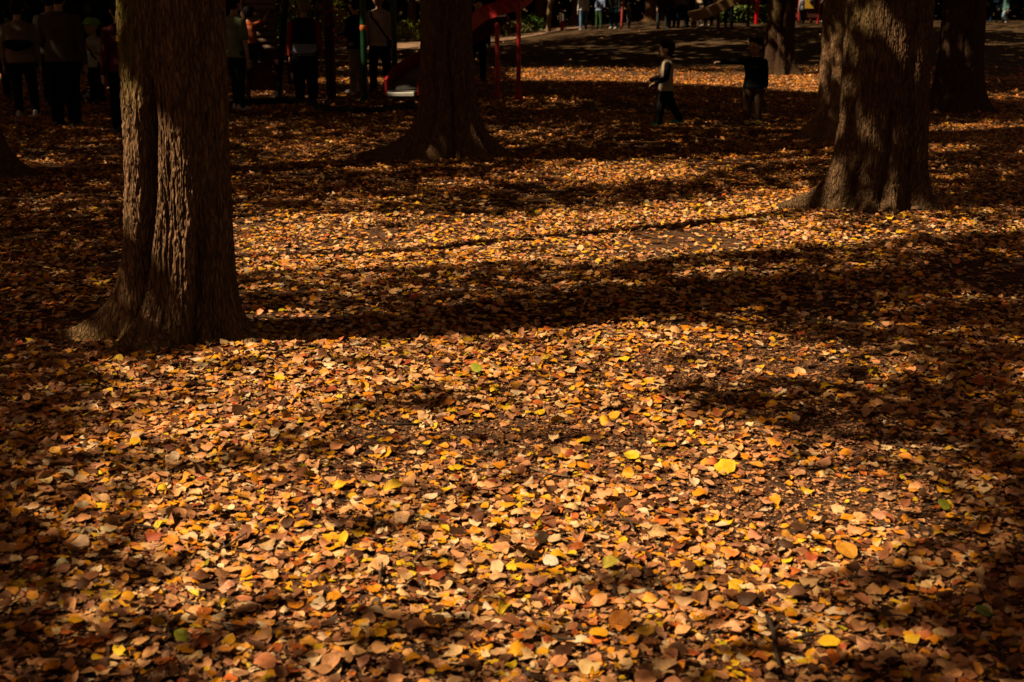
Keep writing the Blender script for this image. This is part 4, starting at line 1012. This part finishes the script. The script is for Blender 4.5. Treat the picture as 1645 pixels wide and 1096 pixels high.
# pushchair beside the big tree
X, Y = G(180, 162); pc = empty('pushchair', (X, Y, g0(X, Y)), math.radians(100), 'folding pushchair with dark red seat and silver tubes, left of the big tree', 'pushchair')
M_tube = surf('silver_tube', (.4, .4, .42), .4, 10, .15, .1, metal=.6); M_seat = fabric((.12, .015, .015))
for sd in (-1, 1):
    MB().tube([(sd*.22, .38, .10), (sd*.22, .05, .52), (sd*.22, -.32, 1.0)], .013, 8).build('side_tube', M_tube, pc)
    MB().tube([(sd*.22, -.3, .10), (sd*.22, .0, .42), (sd*.22, .1, .56)], .013, 8).build('side_tube', M_tube, pc)
    for yy in (.38, -.3):
        wv = MB(); R_ = .085
        wv.tube([Vector((sd*.22+.02*(0), yy+R_*math.cos(a), .095+R_*math.sin(a))) for a in np.linspace(0, 2*PI, 20)], .016, 8, cap=False)
        w_ = wv.build('wheel', M_black, pc)
        MB().tube([(sd*.22-.015, yy, .095), (sd*.22+.015, yy, .095)], .03, 10).build('hub', M_tube, w_)
MB().tube([(-.22, -.3, .2), (.22, -.3, .2)], .01, 8).build('axle', M_tube, pc)
MB().tube([(-.22, -.32, 1.0), (0, -.36, 1.03), (.22, -.32, 1.0)], .018, 8).build('handle', M_black, pc)
MB().tube([(0, .22, .42), (0, -.05, .40), (0, -.22, .85)], [.19, .2, .19], 12, sy=.25, up=(1, 0, 0)).build('seat', M_seat, pc, voxel=.02)
MB().ell((0, -.12, .92), (.22, .26, .16), 16, 10).build('canopy', M_seat, pc)
# far playground
ts = empty('slide', (*at(1120, 43), g0(*at(1120, 43))), 0, 'tan coloured distant slide sloping down to the left behind the crowd', 'slide')
M_tan = surf('tan_plastic', (.34, .2, .09), .5, 5, .25, .1)
P = []
Yf = at(1120, 43)[1]-2.2
for px, py in ((1108, 32), (1125, 29), (1145, 22), (1165, 12), (1190, -4), (1215, -22)):
    X, Z = WZ(px, py, Yf+1); P.append(Vector((X, Yf+1, Z))-ts.location)
P = smoothp(P, 4)
trough([(-.3, 0), (.3, 0), (.3, .04), (-.3, .04)], 'slide_bed', M_tan, ts, P)
trough([(-.34, -.06), (-.3, -.06), (-.3, .3), (-.34, .3)], 'slide_side', M_tan, ts, P); trough([(.34, -.06), (.3, -.06), (.3, .3), (.34, .3)], 'slide_side', M_tan, ts, P)
for i in (2, 10, 18): bar(P[i], Vector((P[i].x, P[i].y, -.2)), .06, 'slide_leg', M_brown, ts)
tw = empty('play_tower', (*at(1300, 38), g0(*at(1300, 38))), 0, 'distant play tower with yellow panel and dark red posts, left of the thick right tree', 'play tower')
Yt = tw.location.y
def tl_(px, py): X, Z = WZ(px, py, Yt); return Vector((X, Yt, Z))-tw.location
for px in (1285, 1316):
    q = tl_(px, 0); 
    for yy in (0, 1.2): bar(Vector((q.x, yy, 3.0)), Vector((q.x, yy, -.1)), .06, 'post', M_red, tw)
a, c = tl_(1294, -20), tl_(1307, 14)
MB().box(((a.x+c.x)/2, -.08, (a.z+c.z)/2), (c.x-a.x, .05, a.z-c.z)).build('yellow_panel', surf('bright_yellow', (.85, .48, .06), .5, 8, .15, .1), tw, smooth=False)
MB().tube([tl_(1303, 3)+Vector((0, -.13, 0)), tl_(1303, 3)+Vector((0, -.1, 0))], .09, 14).build('porthole', M_black, tw)
a, c = tl_(1284, 15), tl_(1317, 34)
MB().box(((a.x+c.x)/2, .5, (a.z+c.z)/2+.06), (c.x-a.x, 1.1, a.z-c.z-.05)).build('base_panel', M_darkred, tw, smooth=False)
MB().box(((a.x+c.x)/2, .6, 3.05), (1.3, 1.6, .08)).build('roof', M_green, tw, smooth=False)
X, Y = at(1215, 39); pe = MB().tube([(0, 0, -.1), (0, 0, 2.6)], .085, 12).tube([(0, 0, 2.5), (.9, .1, 2.62)], .06, 10).build('red_post', surf('bright_red', (.75, .01, .02), .4, 6, .15, .1), None)
pe.location = (X, Y, g0(X, Y)); tag(pe, 'tall bright red post in front of the distant green hedge', 'post')
X, Y = at(998, 47); pe = MB().tube([(0, 0, -.1), (.03, 0, .7), (.1, 0, 1.4), (.06, 0, 2.2)], .05, 10).build('pink_post', surf('pink_paint', (.5, .08, .08), .5, 6, .15, .1), None)
pe.location = (X, Y, g0(X, Y)); tag(pe, 'thin curved pinkish pole beside the person with turquoise trousers', 'post')
# ------------------------------------------------------------------ shrubs, hedge, sapling, woods
def foliage(name, parent, n, ctr, rad, size, pal, rng, mat=None, box=False):
    d = rng.normal(size=(n, 3)); d /= np.linalg.norm(d, axis=1)[:, None]
    if box: p = rng.uniform(-1, 1, (n, 3)); 
    else: p = d*(rng.uniform(.35, 1, (n, 1))**.5)*(1+.3*fbm(d[:, 0]*2+ctr[0], d[:, 1]*2, d[:, 2]*2)[:, None])
    p = p*np.array(rad)+np.array(ctr); p[:, 2] = np.maximum(p[:, 2], .03)
    V, F, C = sprays(p, np.full(n, size)*rng.uniform(.6, 1.3, n), rng, pal, .3)
    return np_mesh(name, V, F, mat or M_foliage, parent, colors=C)
rs = np.random.default_rng(77)
GP = [(.03, .055, .012), (.045, .07, .015), (.02, .03, .01)]
def shrub(px, py, w_, h_, label, pal=GP, n=900, size=.12, group=None, name='shrub'):
    X, Y = at(px, py); e = empty(name, (X, Y, g0(X, Y)), 0, label, 'shrub', group)
    foliage('foliage', e, n, (0, 0, h_*.55), (w_/2, w_/2.4, h_*.5), size, pal, rs)
    b = MB()
    for i in range(4): b.tube([(0, 0, -.05), (.1*math.cos(i*1.6), .1*math.sin(i*1.6), h_*.3), (.3*w_*math.cos(i*1.6), .2*w_*math.sin(i*1.6), h_*.7)], [.03, .02, .01], 6)
    b.build('stem', M_limb, e)
YG = [(.28, .30, .02), (.2, .26, .02), (.35, .3, .03)]; BG = [(.10, .22, .02), (.14, .26, .03), (.05, .12, .015)]
shrub(853, 53, 1.5, .75, 'small round bright green bush left of the distant sapling', BG, 500, .1)
shrub(655, 66, 1.6, .8, 'yellow green bush behind the man in the pale shirt', YG, 600, .09)
shrub(468, 80, 1.4, 1.1, 'bright green bush seen between the climbing wall and the person in the red sleeved jacket', BG, 600, .09)
shrub(500, 66, 2.6, 2.9, 'tall yellowing bush seen above the person with pale hair', YG, 900, .12)
shrub(541, 70, 1.0, 1.6, 'lime coloured bush behind the red climbing loops', YG, 500, .09)
shrub(815, 60, 2.2, .7, 'low olive bush under the top of the red slide', [(.16, .14, .03), (.1, .1, .02)], 400, .09)
# clipped hedge
X0, Y0 = at(1172, 38); X1, Y1 = at(1244, 38)
he = empty('hedge', ((X0+X1)/2, Y0+1, g0(X0, Y0+1)), 0, 'low bright green clipped hedge behind the red post', 'hedge')
foliage('foliage', he, 5000, (0, 0, .35), ((X1-X0)/2+.3, .6, .33), .11, [(.10, .15, .02), (.14, .19, .03), (.06, .09, .015)], rs, box=True)
# dark hedge behind the left group
Xa = -17; Xb = WZ(372, 50, 33)[0]
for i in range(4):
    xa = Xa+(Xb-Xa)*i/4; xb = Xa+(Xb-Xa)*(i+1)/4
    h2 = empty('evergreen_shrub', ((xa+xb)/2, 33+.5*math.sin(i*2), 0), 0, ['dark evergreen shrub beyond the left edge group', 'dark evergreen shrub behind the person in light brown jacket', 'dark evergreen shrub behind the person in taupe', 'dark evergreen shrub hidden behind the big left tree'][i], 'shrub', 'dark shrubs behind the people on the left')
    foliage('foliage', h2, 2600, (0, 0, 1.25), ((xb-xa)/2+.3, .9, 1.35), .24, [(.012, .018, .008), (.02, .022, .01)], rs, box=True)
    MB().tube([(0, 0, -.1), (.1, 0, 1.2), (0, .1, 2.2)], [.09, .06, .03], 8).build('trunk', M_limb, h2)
# young tree with stake
X, Y = at(882, 52); sa = empty('young_tree', (X, Y, 0), 0, 'thin pale stemmed young tree in the distance left of the toddler in red trousers', 'tree')
MB().tube([(-.05, 0, -.1), (0, 0, .8), (.04, 0, 1.6), (.3, 0, 2.6), (.2, 0, 4)], [.12, .1, .09, .07, .05], 10).tube([(.03, 0, 1.2), (.35, 0, 1.8), (.5, 0, 2.6)], [.05, .04, .03], 8).build('trunk', surf('pale_bark', (.34, .2, .1), .9, 12, .3, .4), sa)
foliage('crown', sa, 700, (0, 0, 3.7), (1.2, 1.2, 1.4), .2, YG, rs)
# background trunks in front of the woods
BTL = ['far tree trunk behind the slide post', 'far tree trunk left of the young tree', 'far tree trunk behind the white top and jeans', 'far tree trunk above the open dark ground', 'far tree trunk left of the charcoal coat', 'far tree trunk behind the tan slide', 'far tree trunk right of the distant forked tree', 'far tree trunk between the two right hand trees', 'far tree trunk near the right edge', 'far tree trunk behind the yellow green bush']
for i, (px, py) in enumerate(((745, 55), (866, 49), (925, 46), (1035, 42), (1048, 43), (1185, 38), (1272, 36), (1500, 35), (1632, 35), (668, 60))):
    Y = 64+(i*37 % 10); X = (px-822.5)/FPX*Y*1.01; e = empty('woodland_tree', (X, Y, g0(X, Y)), 0, BTL[i], 'tree', 'trunks in front of the far woods')
    V, F, C = trunk_mesh(.2+.06*(i % 3), .3, [(2.8, .2, .3, .2), (5.4, .15, .3, .2)], [], i*3.3, htop=7, nth=40, nz=30, moss=.3)
    np_mesh('trunk', V, F, M_bark2, e, smooth=True, colors=C)
    foliage('crown', e, 500, (0, 0, 7.5), (2.4, 2.4, 2.2), .5, PAL_C, rs)
n = 42000
x = rs.uniform(-62, 62, n); y = 79+rs.uniform(-1, 1, n)*3.2+2*np.sin(x*.13)+ np.abs(x)*-.05
hh = 5.5+2*pn(x*.12, 3.3); z = rs.uniform(0, 1, n)**1.1*hh
V, F, C = sprays(np.stack([x, y, z], 1), np.where(z < 2.6, .5, .9), rs, [(.03, .038, .014), (.045, .05, .018), (.02, .022, .01), (.07, .06, .012), (.015, .015, .008)], .3)
wd = np_mesh('far_woods', V, F, M_foliage, colors=C); tag(wd, 'dark mass of trees and undergrowth closing off the far side of the park', 'woods', kind='stuff')
# ------------------------------------------------------------------ light
w = bpy.data.worlds.new('World'); sc.world = w; w.use_nodes = True; nt = w.node_tree
sky = nt.nodes.new('ShaderNodeTexSky'); sky.sky_type = 'NISHITA'; sky.sun_disc = False
sky.sun_elevation = EL
sunvec = Vector((-DX*math.cos(EL), -DY*math.cos(EL), math.sin(EL)))     # towards the sun
sky.sun_rotation = math.atan2(sunvec.x, sunvec.y)
bg = nt.nodes['Background']; bg.inputs['Strength'].default_value = .055
hs = nt.nodes.new('ShaderNodeMix'); hs.data_type = 'RGBA'; hs.blend_type = 'MULTIPLY'; hs.inputs['Factor'].default_value = 1
hs.inputs[7].default_value = (.95, .43, .19, 1)      # warm white balance
nt.links.new(sky.outputs[0], hs.inputs[6]); nt.links.new(hs.outputs[2], bg.inputs['Color'])
sl = bpy.data.lights.new('sun', 'SUN'); sl.energy = 5.0; sl.angle = math.radians(.53); sl.color = (1, .81, .52)
so = bpy.data.objects.new('sun', sl); col.objects.link(so); so.location = sunvec*60
so.rotation_euler = (-sunvec).to_track_quat('-Z', 'Y').to_euler()
sc.view_settings.view_transform = 'Standard'; sc.view_settings.look = 'None'; sc.view_settings.exposure = 0; sc.view_settings.gamma = 1
sc.render.engine = 'CYCLES'; sc.cycles.max_bounces = 4; sc.cycles.diffuse_bounces = 0; sc.cycles.transparent_max_bounces = 4
